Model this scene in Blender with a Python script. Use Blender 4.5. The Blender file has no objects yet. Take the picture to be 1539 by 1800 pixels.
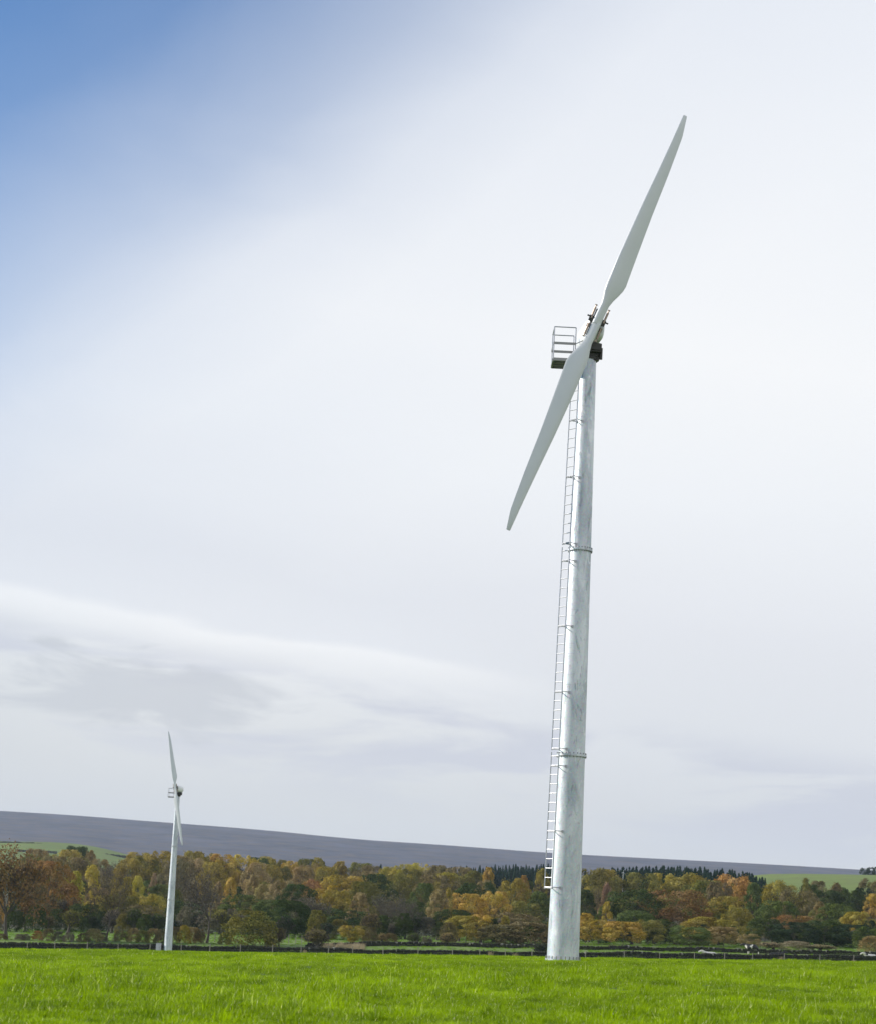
import bpy, bmesh, math, random
import numpy as np
from mathutils import Matrix, Vector

sc = bpy.context.scene
COL = sc.collection
rng = np.random.default_rng(11)
random.seed(11)
R = math.radians

# ------------------------------------------------------------------ camera
PITCH, ROLL, FPX, CX, CY = R(6.25), R(2.87), 3500.0, 769.5, 1223.0
CAM = np.array([0, 0, 1.2])
_f = np.array([0, math.cos(PITCH), math.sin(PITCH)])
_r0 = np.array([1.0, 0, 0]); _u0 = np.array([0, -math.sin(PITCH), math.cos(PITCH)])
_r = _r0 * math.cos(ROLL) + _u0 * math.sin(ROLL)
_u = -_r0 * math.sin(ROLL) + _u0 * math.cos(ROLL)
cd = bpy.data.cameras.new('camera'); cam = bpy.data.objects.new('camera', cd); COL.objects.link(cam)
M = Matrix.Identity(4)
for i in range(3):
    M[i][0], M[i][1], M[i][2], M[i][3] = _r[i], _u[i], -_f[i], CAM[i]
cam.matrix_world = M
cd.sensor_fit = 'HORIZONTAL'; cd.sensor_width = 22.66; cd.lens = FPX / 1539 * 22.66
cd.shift_y = (CY - 900) / 1539; cd.shift_x = 0
cd.clip_start = 0.1; cd.clip_end = 12000
cd.dof.use_dof = True; cd.dof.focus_distance = 60; cd.dof.aperture_fstop = 2.2
sc.camera = cam


def at(px, py, Y):
    """World point on the sight line of photo pixel (px, py) at the distance Y."""
    d = _f + _r * (px - CX) / FPX + _u * (CY - py) / FPX
    return CAM + d * (Y / d[1])


# ------------------------------------------------------------------ world, sun, exposure
SUN_AZ, SUN_EL = R(-78), R(25)
world = bpy.data.worlds.new('World'); sc.world = world; world.use_nodes = True
wn = world.node_tree; wn.nodes.clear()


class NT:
    """Small helper to wire node trees."""
    def __init__(s, tree): s.t = tree
    def n(s, typ, **kw):
        nd = s.t.nodes.new(typ)
        ins = kw.pop('i', {})
        for k, v in kw.items(): setattr(nd, k, v)
        for k, v in ins.items(): s.set(nd.inputs[k], v)
        return nd
    def set(s, sock, v):
        if isinstance(v, bpy.types.NodeSocket): s.t.links.new(v, sock)
        elif isinstance(v, bpy.types.Node): s.t.links.new(v.outputs[0], sock)
        else: sock.default_value = v
    def math(s, op, a, b=0.0, c=0.0, clamp=False):
        nd = s.n('ShaderNodeMath', operation=op, use_clamp=clamp)
        for k, v in zip((0, 1, 2), (a, b, c)): s.set(nd.inputs[k], v)
        return nd.outputs[0]
    def vmath(s, op, a, b=(0, 0, 0)):
        nd = s.n('ShaderNodeVectorMath', operation=op)
        s.set(nd.inputs[0], a); s.set(nd.inputs[1], b)
        return nd
    def ramp(s, fac, stops, interp='LINEAR'):
        nd = s.n('ShaderNodeValToRGB'); nd.color_ramp.interpolation = interp
        el = nd.color_ramp.elements
        while len(el) < len(stops): el.new(0.5)
        for e, (p, c) in zip(el, stops):
            e.position = p; e.color = (*c, 1) if len(c) == 3 else c
        s.set(nd.inputs[0], fac)
        return nd.outputs[0]
    def mix(s, fac, a, b, typ='MIX'):
        nd = s.n('ShaderNodeMix', data_type='RGBA', blend_type=typ)
        s.set(nd.inputs[0], fac)
        for k, v in ((6, a), (7, b)):
            s.set(nd.inputs[k], (*v, 1) if isinstance(v, tuple) and len(v) == 3 else v)
        return nd.outputs[2]
    def noise(s, vec, scale, detail=3.0, rough=0.5, dist=0.0):
        nd = s.n('ShaderNodeTexNoise', i={'Scale': scale, 'Detail': detail, 'Roughness': rough, 'Distortion': dist})
        if vec is not None: s.set(nd.inputs['Vector'], vec)
        return nd.outputs[0]
    def maprange(s, v, a, b, c=0.0, d=1.0, smooth=False):
        nd = s.n('ShaderNodeMapRange', interpolation_type='SMOOTHSTEP' if smooth else 'LINEAR')
        for k, x in zip(range(5), (v, a, b, c, d)): s.set(nd.inputs[k], x)
        return nd.outputs[0]


w = NT(wn)
sky = w.n('ShaderNodeTexSky', sky_type='NISHITA', sun_disc=False, sun_elevation=SUN_EL, sun_rotation=SUN_AZ,
          altitude=200, air_density=1.2, dust_density=0.0, ozone_density=8.0)
bg_sky = w.n('ShaderNodeBackground', i={'Color': sky.outputs[0], 'Strength': 0.13})
dirn = w.n('ShaderNodeTexCoord').outputs['Generated']
sep = w.n('ShaderNodeSeparateXYZ', i={0: dirn})
el_deg = w.math('MULTIPLY', w.math('ARCSINE', sep.outputs[2]), 57.2958)
stretch = w.vmath('MULTIPLY', dirn, (5, 5, 22)).outputs[0]
warp = w.noise(stretch, 1.0, 4, 0.5, 0.3)
warp_c = w.math('SUBTRACT', warp, 0.5)
# cloud brightness: a sheet of stratus with a long bright edge, tilted like the moor
e_t = w.math('ADD', el_deg, w.math('MULTIPLY', sep.outputs[0], 6.6))
e_w = w.math('ADD', e_t, w.math('MULTIPLY', warp_c, 2.2))
S = 30.0
cloud_col = w.ramp(w.math('DIVIDE', e_w, S), [(0, (.65, .67, .69)), (2.5 / S, (.70, .72, .735)), (4.5 / S, (.755, .775, .79)),
    (6.0 / S, (.80, .82, .845)), (7.0 / S, (.90, .915, .935)), (7.35 / S, (.80, .825, .87)), (9.0 / S, (.775, .80, .85)),
    (13 / S, (.865, .89, .925)), (17 / S, (.92, .935, .955)), (22 / S, (.875, .90, .94)), (27 / S, (.83, .865, .925))], 'LINEAR')
plain = w.ramp(w.math('DIVIDE', e_w, S), [(0, (.65, .67, .69)), (3 / S, (.69, .71, .73)), (6 / S, (.745, .77, .805)),
    (9.5 / S, (.785, .805, .85)), (13 / S, (.865, .89, .925)), (17 / S, (.92, .935, .955)), (22 / S, (.875, .90, .94)), (27 / S, (.83, .865, .925))], 'LINEAR')
cloud_col = w.mix(w.maprange(w.math('ADD', sep.outputs[0], w.math('MULTIPLY', warp_c, .12)), -.05, .10, 0, 1, True), cloud_col, plain)
blot = w.noise(w.vmath('MULTIPLY', dirn, (7, 7, 34)).outputs[0], 1.0, 5, 0.55, 0.4)
blot = w.maprange(blot, 0.42, 0.57, 0, 1, True)
band = w.math('MULTIPLY', w.maprange(e_t, 2.2, 4.6, 0, 1, True), w.maprange(e_t, 5.4, 6.8, 1, 0, True))
cloud_col = w.mix(w.math('MULTIPLY', w.math('MULTIPLY', blot, band), 0.8), cloud_col, (.62, .645, .725))
# one ragged grey patch low on the left
az_deg = w.math('MULTIPLY', w.math('ARCTAN2', sep.outputs[0], sep.outputs[1]), 57.2958)
gx = w.math('DIVIDE', w.math('ADD', az_deg, 9.0), 4.8)
gy = w.math('DIVIDE', w.math('SUBTRACT', e_t, 4.75), 1.25)
gr = w.math('SQRT', w.math('ADD', w.math('MULTIPLY', gx, gx), w.math('MULTIPLY', gy, gy)))
rag = w.noise(w.vmath('MULTIPLY', dirn, (14, 14, 40)).outputs[0], 1.0, 5, .6, .6)
gr = w.math('ADD', gr, w.math('MULTIPLY', w.math('SUBTRACT', rag, .5), 3.2))
cloud_col = w.mix(w.maprange(gr, 1.0, .35, 0, .75, True), cloud_col, (.59, .615, .66))
bg_cloud = w.n('ShaderNodeBackground', i={'Color': cloud_col, 'Strength': 1.02})
# the sheet thins out and opens to blue towards the upper left, where the sun is
_az, _el = R(-5), R(19)
c3 = np.array([math.sin(_az) * math.cos(_el), math.cos(_az) * math.cos(_el), math.sin(_el)])
e_az = np.array([math.cos(_az), -math.sin(_az), 0]); e_el = np.cross(c3, e_az) * -1
if e_el[2] < 0: e_el = -e_el
t3 = -.647 * e_az + .763 * e_el
n3 = math.cos(R(60)) * c3 + math.sin(R(60)) * t3
dot = w.n('ShaderNodeVectorMath', operation='DOT_PRODUCT'); w.set(dot.inputs[0], dirn); dot.inputs[1].default_value = tuple(n3)
warp2 = w.math('SUBTRACT', w.noise(w.vmath('MULTIPLY', dirn, (5, 5, 9)).outputs[0], 1.3, 5, 0.5, 0.6), 0.5)
cl = w.math('ADD', dot.outputs['Value'], w.math('MULTIPLY', warp2, 0.032))
clear = w.ramp(w.maprange(cl, .36, .66), [(.04, (0, 0, 0)), (.21, (.04,) * 3), (.347, (.07,) * 3), (.467, (.20,) * 3), (.60, (.53,) * 3), (.80, (.90,) * 3), (.95, (1,) * 3)], 'LINEAR')
mixw = w.n('ShaderNodeMixShader'); w.set(mixw.inputs[0], clear)
wn.links.new(bg_cloud.outputs[0], mixw.inputs[1]); wn.links.new(bg_sky.outputs[0], mixw.inputs[2])
wo = w.n('ShaderNodeOutputWorld'); wn.links.new(mixw.outputs[0], wo.inputs[0])

sl = bpy.data.lights.new('sun', 'SUN'); sl.energy = 5.0; sl.angle = R(0.6); sl.color = (1, .93, .82)
so = bpy.data.objects.new('sun', sl); COL.objects.link(so)
sd = Vector((math.sin(SUN_AZ) * math.cos(SUN_EL), math.cos(SUN_AZ) * math.cos(SUN_EL), math.sin(SUN_EL)))
so.rotation_euler = sd.to_track_quat('Z', 'Y').to_euler(); so.location = sd * 200

sc.view_settings.view_transform = 'Standard'; sc.view_settings.look = 'None'
sc.view_settings.exposure = 0.0; sc.view_settings.gamma = 1.0; sc.view_settings.use_curve_mapping = False
sc.render.engine = 'CYCLES'
sc.cycles.use_denoising = True
sc.cycles.max_bounces = 8; sc.cycles.transparent_max_bounces = 8; sc.cycles.volume_bounces = 1


# ------------------------------------------------------------------ mesh and object helpers
def quick_mesh(name, v, f, mats=(), smooth=False):
    """Mesh from arrays; f is an (n, k) array of faces or a list of faces."""
    me = bpy.data.meshes.new(name)
    v = np.asarray(v, dtype=np.float32)
    if isinstance(f, np.ndarray):
        n, k = f.shape
        me.vertices.add(len(v)); me.vertices.foreach_set('co', v.ravel())
        me.loops.add(n * k); me.loops.foreach_set('vertex_index', f.astype(np.int32).ravel())
        me.polygons.add(n); me.polygons.foreach_set('loop_start', np.arange(0, n * k, k, dtype=np.int32))
        me.update(calc_edges=True)
    else:
        me.from_pydata(v.tolist(), [], f); me.update()
    for m in mats: me.materials.append(m)
    if smooth: me.polygons.foreach_set('use_smooth', np.ones(len(me.polygons), dtype=bool))
    return me


def link(name, me, parent=None, loc=None):
    o = bpy.data.objects.new(name, me); COL.objects.link(o)
    if parent is not None: o.parent = parent
    if loc is not None: o.location = loc
    return o


def thing(name, label, cat, loc=(0, 0, 0), rz=0.0, group=None, data=None):
    o = link(name, data, None, loc); o.rotation_euler = (0, 0, rz)
    o['label'] = label; o['category'] = cat
    if group: o['group'] = group
    return o


def structure(name, me):
    o = link(name, me); o['kind'] = 'structure'; return o


class MB:
    """Collects simple solids into one mesh."""
    def __init__(s): s.v = []; s.f = []
    def add(s, v, f):
        o = len(s.v); s.v += [tuple(x) for x in v]; s.f += [[o + i for i in q] for q in f]
    def box(s, c, size, M3=None):
        c = np.array(c, float); h = np.array(size, float) / 2
        p = np.array([[x, y, z] for x in (-1, 1) for y in (-1, 1) for z in (-1, 1)], float) * h
        if M3 is not None: p = p @ np.array(M3).T
        s.add(p + c, [(0, 1, 3, 2), (4, 6, 7, 5), (0, 4, 5, 1), (2, 3, 7, 6), (0, 2, 6, 4), (1, 5, 7, 3)])
        return s
    def tube(s, p0, p1, r0, r1=None, n=8, caps=True):
        r1 = r0 if r1 is None else r1
        p0, p1 = np.array(p0, float), np.array(p1, float)
        d = p1 - p0; d = d / (np.linalg.norm(d) + 1e-9)
        a = np.cross(d, (0, 0, 1) if abs(d[2]) < .9 else (1, 0, 0)); a /= np.linalg.norm(a); b = np.cross(d, a)
        ang = np.arange(n) * 2 * math.pi / n
        ring = np.outer(np.cos(ang), a) + np.outer(np.sin(ang), b)
        f = [(i, (i + 1) % n, n + (i + 1) % n, n + i) for i in range(n)]
        if caps: f += [tuple(range(n))[::-1], tuple(range(n, 2 * n))]
        s.add(np.vstack([p0 + ring * r0, p1 + ring * r1]), f)
        return s
    def ring(s, z0, z1, ri, ro, n=48):
        ang = np.arange(n) * 2 * math.pi / n; c = np.stack([np.cos(ang), np.sin(ang)], 1)
        v = []
        for r, z in ((ri, z0), (ro, z0), (ro, z1), (ri, z1)):
            v.append(np.column_stack([c * r, np.full(n, z)]))
        f = []
        for k in range(4):
            for i in range(n):
                j = (i + 1) % n; k2 = (k + 1) % 4
                f.append((k * n + i, k * n + j, k2 * n + j, k2 * n + i))
        s.add(np.vstack(v), f); return s
    def mesh(s, name, mat, smooth=False):
        me = quick_mesh(name, s.v, s.f, [mat])
        bm = bmesh.new(); bm.from_mesh(me); bmesh.ops.recalc_face_normals(bm, faces=bm.faces); bm.to_mesh(me); bm.free()
        if smooth:
            me.polygons.foreach_set('use_smooth', np.ones(len(me.polygons), dtype=bool))
            try: me.set_sharp_from_angle(angle=R(40))
            except Exception: pass
        return me


# ------------------------------------------------------------------ materials
def new_mat(name):
    m = bpy.data.materials.new(name); m.use_nodes = True
    m.node_tree.nodes.clear()
    t = NT(m.node_tree); out = t.n('ShaderNodeOutputMaterial')
    return m, t, out


def principled(t, out, **kw):
    p = t.n('ShaderNodeBsdfPrincipled')
    for k, v in kw.items():
        k = k.replace('_', ' ')
        if k == 'Base Color' and isinstance(v, tuple) and len(v) == 3: v = (*v, 1)
        t.set(p.inputs[k], v)
    t.t.links.new(p.outputs[0], out.inputs['Surface'])
    return p


def bump(t, h, strength, dist):
    b = t.n('ShaderNodeBump', i={'Strength': strength, 'Distance': dist}); t.set(b.inputs['Height'], h)
    return b.outputs[0]


def simple(name, col, rough=.5, metal=0.0, var=.25, scale=6.0):
    m, t, o = new_mat(name)
    tc = t.n('ShaderNodeTexCoord').outputs['Object']
    n = t.noise(tc, scale, 4, .6)
    c = t.mix(n, tuple(x * (1 - var) for x in col), tuple(min(1, x * (1 + var)) for x in col))
    principled(t, o, Base_Color=c, Roughness=t.maprange(n, .3, .7, rough - .08, rough + .08), Metallic=metal)
    return m


def mat_galvanised():
    m, t, o = new_mat('galvanised_steel')
    tc = t.n('ShaderNodeTexCoord').outputs['Object']
    big = t.noise(t.vmath('MULTIPLY', tc, (1, 1, .35)).outputs[0], 1.6, 5, .6, .6)
    streak = t.noise(t.vmath('MULTIPLY', tc, (2.0, 2.0, .6)).outputs[0], 1.5, 4, .6, 2.6)
    spang = t.n('ShaderNodeTexVoronoi', i={'Scale': 26.0, 'Vector': tc}).outputs['Color']
    sp = t.n('ShaderNodeSeparateColor', i={0: spang}).outputs[0]
    base = t.mix(t.maprange(big, .32, .7), (.44, .485, .53), (.79, .82, .85))
    base = t.mix(t.maprange(streak, .58, .72, 0, .85), base, (.26, .30, .345))
    base = t.mix(t.maprange(streak, .42, .30, 0, .75), base, (.90, .92, .94))
    # horizontal scuffs left by the dipping and the slings
    scuff = t.noise(t.vmath('MULTIPLY', tc, (2.5, 2.5, 26)).outputs[0], 1.0, 3, .6)
    base = t.mix(t.maprange(scuff, .62, .70, 0, .4), base, (.33, .36, .39))
    base = t.mix(.14, base, spang, 'OVERLAY')
    rough = t.math('ADD', t.maprange(big, .3, .7, .52, .44), t.math('MULTIPLY', sp, .06))
    principled(t, o, Base_Color=base, Metallic=.42, Roughness=rough, Normal=bump(t, t.math('ADD', big, t.math('MULTIPLY', streak, .4)), .12, .02))
    return m


def mat_white(name, col, rough):
    m, t, o = new_mat(name)
    tc = t.n('ShaderNodeTexCoord').outputs['Object']
    n = t.noise(tc, .9, 5, .6)
    c = t.mix(t.maprange(n, .45, .75, 0, .45), col, tuple(x * .86 for x in col))
    principled(t, o, Base_Color=c, Roughness=rough)
    return m


def mat_foliage(name, leafy=True):
    """Leaf colour comes from each tree's object colour, varied leaf by leaf and bough by bough."""
    m, t, o = new_mat(name)
    oi = t.n('ShaderNodeObjectInfo')
    tc = t.n('ShaderNodeTexCoord').outputs['Object']
    off = t.vmath('ADD', tc, (0, 0, 0)); 
    rv = t.n('ShaderNodeCombineXYZ', i={0: t.math('MULTIPLY', oi.outputs['Random'], 37.0), 1: t.math('MULTIPLY', oi.outputs['Random'], 11.0), 2: 0.0})
    t.set(off.inputs[1], rv.outputs[0])
    n = t.noise(off.outputs[0], 3.2, 3, .6)
    n2 = t.noise(off.outputs[0], 1.7, 2, .5)
    leaf = t.n('ShaderNodeAttribute', attribute_name='tint').outputs['Fac']
    col = oi.outputs['Color']
    hsv = t.n('ShaderNodeHueSaturation')
    t.set(hsv.inputs['Hue'], t.maprange(n2, .3, .7, .488, .515)); t.set(hsv.inputs['Saturation'], t.maprange(n, .3, .7, 1.1, .85))
    t.set(hsv.inputs['Value'], t.math('MULTIPLY', t.maprange(n, .3, .7, .7, 1.3), t.maprange(leaf, 0, 1, .72, 1.28)))
    t.set(hsv.inputs['Color'], col)
    d = t.n('ShaderNodeBsdfDiffuse', i={'Color': hsv.outputs[0]})
    tr = t.n('ShaderNodeBsdfTranslucent', i={'Color': hsv.outputs[0]})
    mx = t.n('ShaderNodeMixShader', i={0: .2}); t.t.links.new(d.outputs[0], mx.inputs[1]); t.t.links.new(tr.outputs[0], mx.inputs[2])
    t.t.links.new(mx.outputs[0], o.inputs[0])
    return m


def mat_grass():
    m, t, o = new_mat('grass_blades')
    pos = t.n('ShaderNodeNewGeometry').outputs['Position']
    n = t.noise(t.vmath('MULTIPLY', pos, (1, .45, 1)).outputs[0], .8, 4, .62, .6)
    n2 = t.noise(pos, 3.0, 2, .5)
    nb = t.noise(pos, .16, 3, .55, .4)
    tint = t.n('ShaderNodeAttribute', attribute_name='tint').outputs['Fac']
    c = t.mix(t.maprange(n, .36, .64), (.105, .18, .002), (.315, .435, .003))
    c = t.mix(t.maprange(n2, .35, .7, 0, .6), c, (.33, .45, .003))
    c = t.mix(t.maprange(nb, .5, .68, 0, .55), c, (.115, .185, .005))
    c = t.mix(t.maprange(tint, .952, .962), c, (.62, .60, .42))          # dead blades and seed stalks, extra pale ones painted in as glints
    y = t.n('ShaderNodeSeparateXYZ', i={0: pos}).outputs[1]
    c = t.mix(t.maprange(y, 236, 240), c, t.mix(n, (.09, .19, .008), (.19, .29, .015)))   # the older meadow behind the wall
    c = t.mix(1.0, c, t.ramp(t.maprange(tint, 0, 1), [(0, (.75,) * 3), (1, (1.2,) * 3)]), 'MULTIPLY')
    p = t.n('ShaderNodeBsdfPrincipled'); t.set(p.inputs['Base Color'], c); p.inputs['Roughness'].default_value = .42; p.inputs['Specular IOR Level'].default_value = .22
    tr = t.n('ShaderNodeBsdfTranslucent'); t.set(tr.inputs['Color'], t.mix(1.0, c, (1.3, 1.4, .5), 'MULTIPLY'))
    mx = t.n('ShaderNodeMixShader', i={0: .5}); t.t.links.new(p.outputs[0], mx.inputs[1]); t.t.links.new(tr.outputs[0], mx.inputs[2])
    t.t.links.new(mx.outputs[0], o.inputs[0])
    return m


def mat_ground():
    m, t, o = new_mat('ground_turf')
    pos = t.n('ShaderNodeNewGeometry').outputs['Position']
    y = t.n('ShaderNodeSeparateXYZ', i={0: pos}).outputs[1]
    n = t.noise(pos, .4, 6, .6); nf = t.noise(pos, 7, 4, .65); nb = t.noise(pos, .035, 4, .55, .4)
    fieldc = t.mix(n, (.04, .09, .005), (.08, .15, .008))
    meadow = t.mix(nb, (.085, .17, .010), (.15, .215, .022))
    meadow = t.mix(t.maprange(nf, .45, .75, 0, .35), meadow, (.15, .14, .05))
    wood = t.mix(t.maprange(nb, .42, .6), (.055, .045, .022), (.06, .085, .022))
    c = t.mix(t.maprange(y, 237, 239), fieldc, meadow)
    c = t.mix(t.maprange(t.math('ADD', y, t.math('MULTIPLY', nb, 40)), 340, 365), c, wood)
    principled(t, o, Base_Color=c, Roughness=.9, Normal=bump(t, nf, .6, .05))
    return m


def mat_hill(name, c1, c2, s1, s2, extra=None):
    m, t, o = new_mat(name)
    pos = t.n('ShaderNodeNewGeometry').outputs['Position']
    n1 = t.noise(t.vmath('MULTIPLY', pos, (1, .6, 3)).outputs[0], s1, 6, .65, .5)
    n2 = t.noise(pos, s2, 5, .6)
    c = t.mix(t.maprange(n1, .35, .65), c1, c2)
    if extra: c = t.mix(t.maprange(n2, .48, .62, 0, .9), c, extra)
    principled(t, o, Base_Color=c, Roughness=.95, Normal=bump(t, n2, .5, 2.0))
    return m


def mat_stone():
    m, t, o = new_mat('gritstone')
    pos = t.n('ShaderNodeNewGeometry').outputs['Position']
    tint = t.n('ShaderNodeAttribute', attribute_name='tint').outputs['Fac']
    n = t.noise(pos, .22, 4, .6, .3); nf = t.noise(pos, 9, 4, .6)
    c = t.ramp(tint, [(0, (.018, .016, .012)), (.6, (.032, .029, .021)), (.93, (.055, .05, .04)), (1, (.30, .29, .25))])
    c = t.mix(t.maprange(n, .4, .62, 0, .7), c, (.028, .034, .009))
    c = t.mix(.35, c, t.mix(nf, (.3, .3, .3), (.75, .75, .75)), 'OVERLAY')
    principled(t, o, Base_Color=c, Roughness=.92, Normal=bump(t, nf, .5, .03))
    return m


def mat_cow():
    m, t, o = new_mat('friesian_hide')
    oi = t.n('ShaderNodeObjectInfo'); tc = t.n('ShaderNodeTexCoord').outputs['Object']
    off = t.vmath('ADD', tc); t.set(off.inputs[1], t.n('ShaderNodeCombineXYZ', i={0: t.math('MULTIPLY', oi.outputs['Random'], 23.0), 1: 0.0, 2: t.math('MULTIPLY', oi.outputs['Random'], 5.0)}).outputs[0])
    n = t.noise(off.outputs[0], 1.5, 2, .45, .6)
    thr = t.n('ShaderNodeSeparateColor', i={0: oi.outputs['Color']}).outputs[0]
    k = t.math('GREATER_THAN', n, thr)
    z = t.n('ShaderNodeSeparateXYZ', i={0: tc}).outputs[2]
    k = t.math('MAXIMUM', k, t.math('LESS_THAN', z, .42))               # white lower legs
    c = t.mix(k, (.012, .011, .011), (.72, .69, .62))
    principled(t, o, Base_Color=c, Roughness=.55)
    return m


MAT = dict(
    galv=mat_galvanised(), blade=mat_white('blade_gelcoat', (.77, .785, .825), .30), nacelle=mat_white('nacelle_gelcoat', (.8, .81, .82), .35),
    ladder=simple('ladder_zinc', (.42, .43, .46), .42, .75, .18, 4), dark=simple('dark_machinery', (.045, .045, .038), .5, .3, .4, 5),
    rod=simple('weathered_rod', (.42, .33, .27), .4, .5, .2, 5), deck=simple('platform_steel', (.30, .30, .29), .5, .55, .25, 4),
    leaf=mat_foliage('autumn_leaves'), bark=simple('grey_bark', (.085, .072, .056), .9, 0, .4, 9), grass=mat_grass(), ground=mat_ground(),
    moor=mat_hill('heather_moor', (.024, .031, .052), (.084, .088, .122), .012, .04, (.098, .078, .07)),  # heather tones, with some blue of the distance haze put into the colour
    pasture=mat_hill('hill_pasture', (.10, .155, .018), (.155, .215, .028), .02, .16, (.125, .15, .03)),
    stone=mat_stone(), post=simple('weathered_post', (.24, .22, .185), .85, 0, .3, 8), wire=simple('fence_wire', (.3, .3, .3), .4, .8, .2, 3),
    cow=mat_cow(), cabinet=simple('grey_cabinet_paint', (.45, .45, .49), .5, 0, .1, 3), slab=simple('pale_stone', (.36, .34, .30), .9, 0, .25, 6),
    straw=simple('dry_straw', (.36, .29, .17), .8, 0, .3, 5), farwall=simple('far_wall_stone', (.085, .085, .07), .9, 0, .3, 1),
)

# ------------------------------------------------------------------ terrain
KN = [(-60, -.115, .034), (58, -.115, .034)]
for Y, l, r_ in [(225, 1670.5, 1694), (238, 1671, 1696), (262, 1651, 1681), (330, 1635, 1662), (420, 1615, 1640), (550, 1588, 1610),
                 (700, 1560, 1578), (900, 1535, 1556)]:
    A, B = at(0, l, Y), at(1539, r_, Y); b = (B[2] - A[2]) / (B[0] - A[0]); KN.append((Y, A[2] - b * A[0], b))
KN += [(1100, 11, .02), (1500, 4, 0), (4300, 4, 0)]
KN = np.array(KN)
_yy = np.arange(-60, 4301, 1.0)


def _smooth(a, s):
    k = np.exp(-.5 * (np.arange(-4 * s, 4 * s + 1) / s) ** 2); k /= k.sum()
    return np.convolve(np.pad(a, 4 * s, mode='edge'), k, 'valid')


_a0, _b0 = np.interp(_yy, KN[:, 0], KN[:, 1]), np.interp(_yy, KN[:, 0], KN[:, 2])
_wt = np.clip((_yy - 300) / 60, 0, 1)
_a = _smooth(_a0, 3) * (1 - _wt) + _smooth(_a0, 14) * _wt
_b = _smooth(_b0, 3) * (1 - _wt) + _smooth(_b0, 14) * _wt


def ground_z(X, Y):
    X = np.asarray(X, float); Y = np.asarray(Y, float)
    xc = X / (1 + (np.abs(X) / 350) ** 4) ** .25
    z = np.interp(Y, _yy, _a) + np.interp(Y, _yy, _b) * xc
    und = .045 * np.sin(X * .55 + .8 * np.sin(Y * .11)) * np.sin(Y * .19 + 1) + .02 * np.sin(X * 1.7 + Y * .6) * np.sin(Y * .9)
    far = .07 * np.sin(X * .11 + 1.3) * np.sin(X * .043 + Y * .03) * np.clip((Y - 70) / 80, 0, 1)
    und = und * (1 - np.exp(-((X - 3.97) ** 2 + (Y - 58) ** 2) / 30))
    return z + und * np.clip((Y - 5) / 10, 0, 1) * np.clip((330 - Y) / 60, 0, 1) + far * np.clip((238 - Y) / 20, 0, 1)


def grid_mesh(name, V, mat):
    n, m = V.shape[:2]
    i = np.arange(n * m).reshape(n, m)
    f = np.stack([i[:-1, :-1], i[:-1, 1:], i[1:, 1:], i[1:, :-1]], -1).reshape(-1, 4)
    return quick_mesh(name, V.reshape(-1, 3), f, [mat], True)


xs = np.sinh(np.linspace(-1, 1, 221) * 6.2) / math.sinh(6.2) * 2000
ys = np.concatenate([np.arange(-40, 60, 1.5), np.arange(60, 300, 3), np.arange(300, 900, 15), np.arange(900, 4201, 110)])
XX, YY = np.meshgrid(xs, ys)
gv = np.stack([XX, YY, ground_z(XX, YY)], -1)
structure('ground', grid_mesh('ground', gv, MAT['ground']))


def fbm(x, y, s):
    r_ = np.random.default_rng(s); out = 0
    for k in range(5):
        a, p, q = r_.uniform(0, 6.28, 3)
        fr = 2 ** k
        out = out + np.sin((x * math.cos(a) + y * math.sin(a)) * fr + p + 1.7 * np.sin((x * math.sin(a) - y * math.cos(a)) * fr * .7 + q)) / fr
    return out / 2


def hill(name, sky, Yr, Yf, zf, Yb, zb, mat, rel, seed, nc=160, pw=1.0):
    """A hill whose ridge at distance Yr follows the skyline points; it falls to the front foot Yf and behind to Yb."""
    sx = np.array([p[0] for p in sky], float); sy = np.array([p[1] for p in sky], float)
    px = np.linspace(sx[0], sx[-1], nc)
    py = np.interp(px, sx, sy); k = max(2, nc // 60); py = np.convolve(np.pad(py, k, mode='edge'), np.ones(2 * k + 1) / (2 * k + 1), 'valid')
    ridge = np.array([at(a, b, Yr) for a, b in zip(px, py)])
    rows = []
    for u in np.linspace(0, 1, 36):
        Y = Yf + (Yr - Yf) * u; s = u * (1.04 - .04 * u) if pw < 1.5 else u
        zfv = zf(ridge[:, 0] * Y / Yr, Y) if callable(zf) else zf
        z = zfv + (ridge[:, 2] - zfv) * s
        X = ridge[:, 0] * Y / Yr
        z = z + rel * fbm(X / Yr * 14, np.full_like(X, Y / Yr * 14), seed) * math.sin(u * math.pi) ** .7
        rows.append(np.stack([X, np.full_like(X, Y), z], -1))
    for u in np.linspace(.1, 1, 6):
        Y = Yr + (Yb - Yr) * u; X = ridge[:, 0] * Y / Yr
        rows.append(np.stack([X, np.full_like(X, Y), ridge[:, 2] + (zb - ridge[:, 2]) * u ** 2], -1))
    structure(name, grid_mesh(name, np.array(rows), mat)); return ridge


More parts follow.
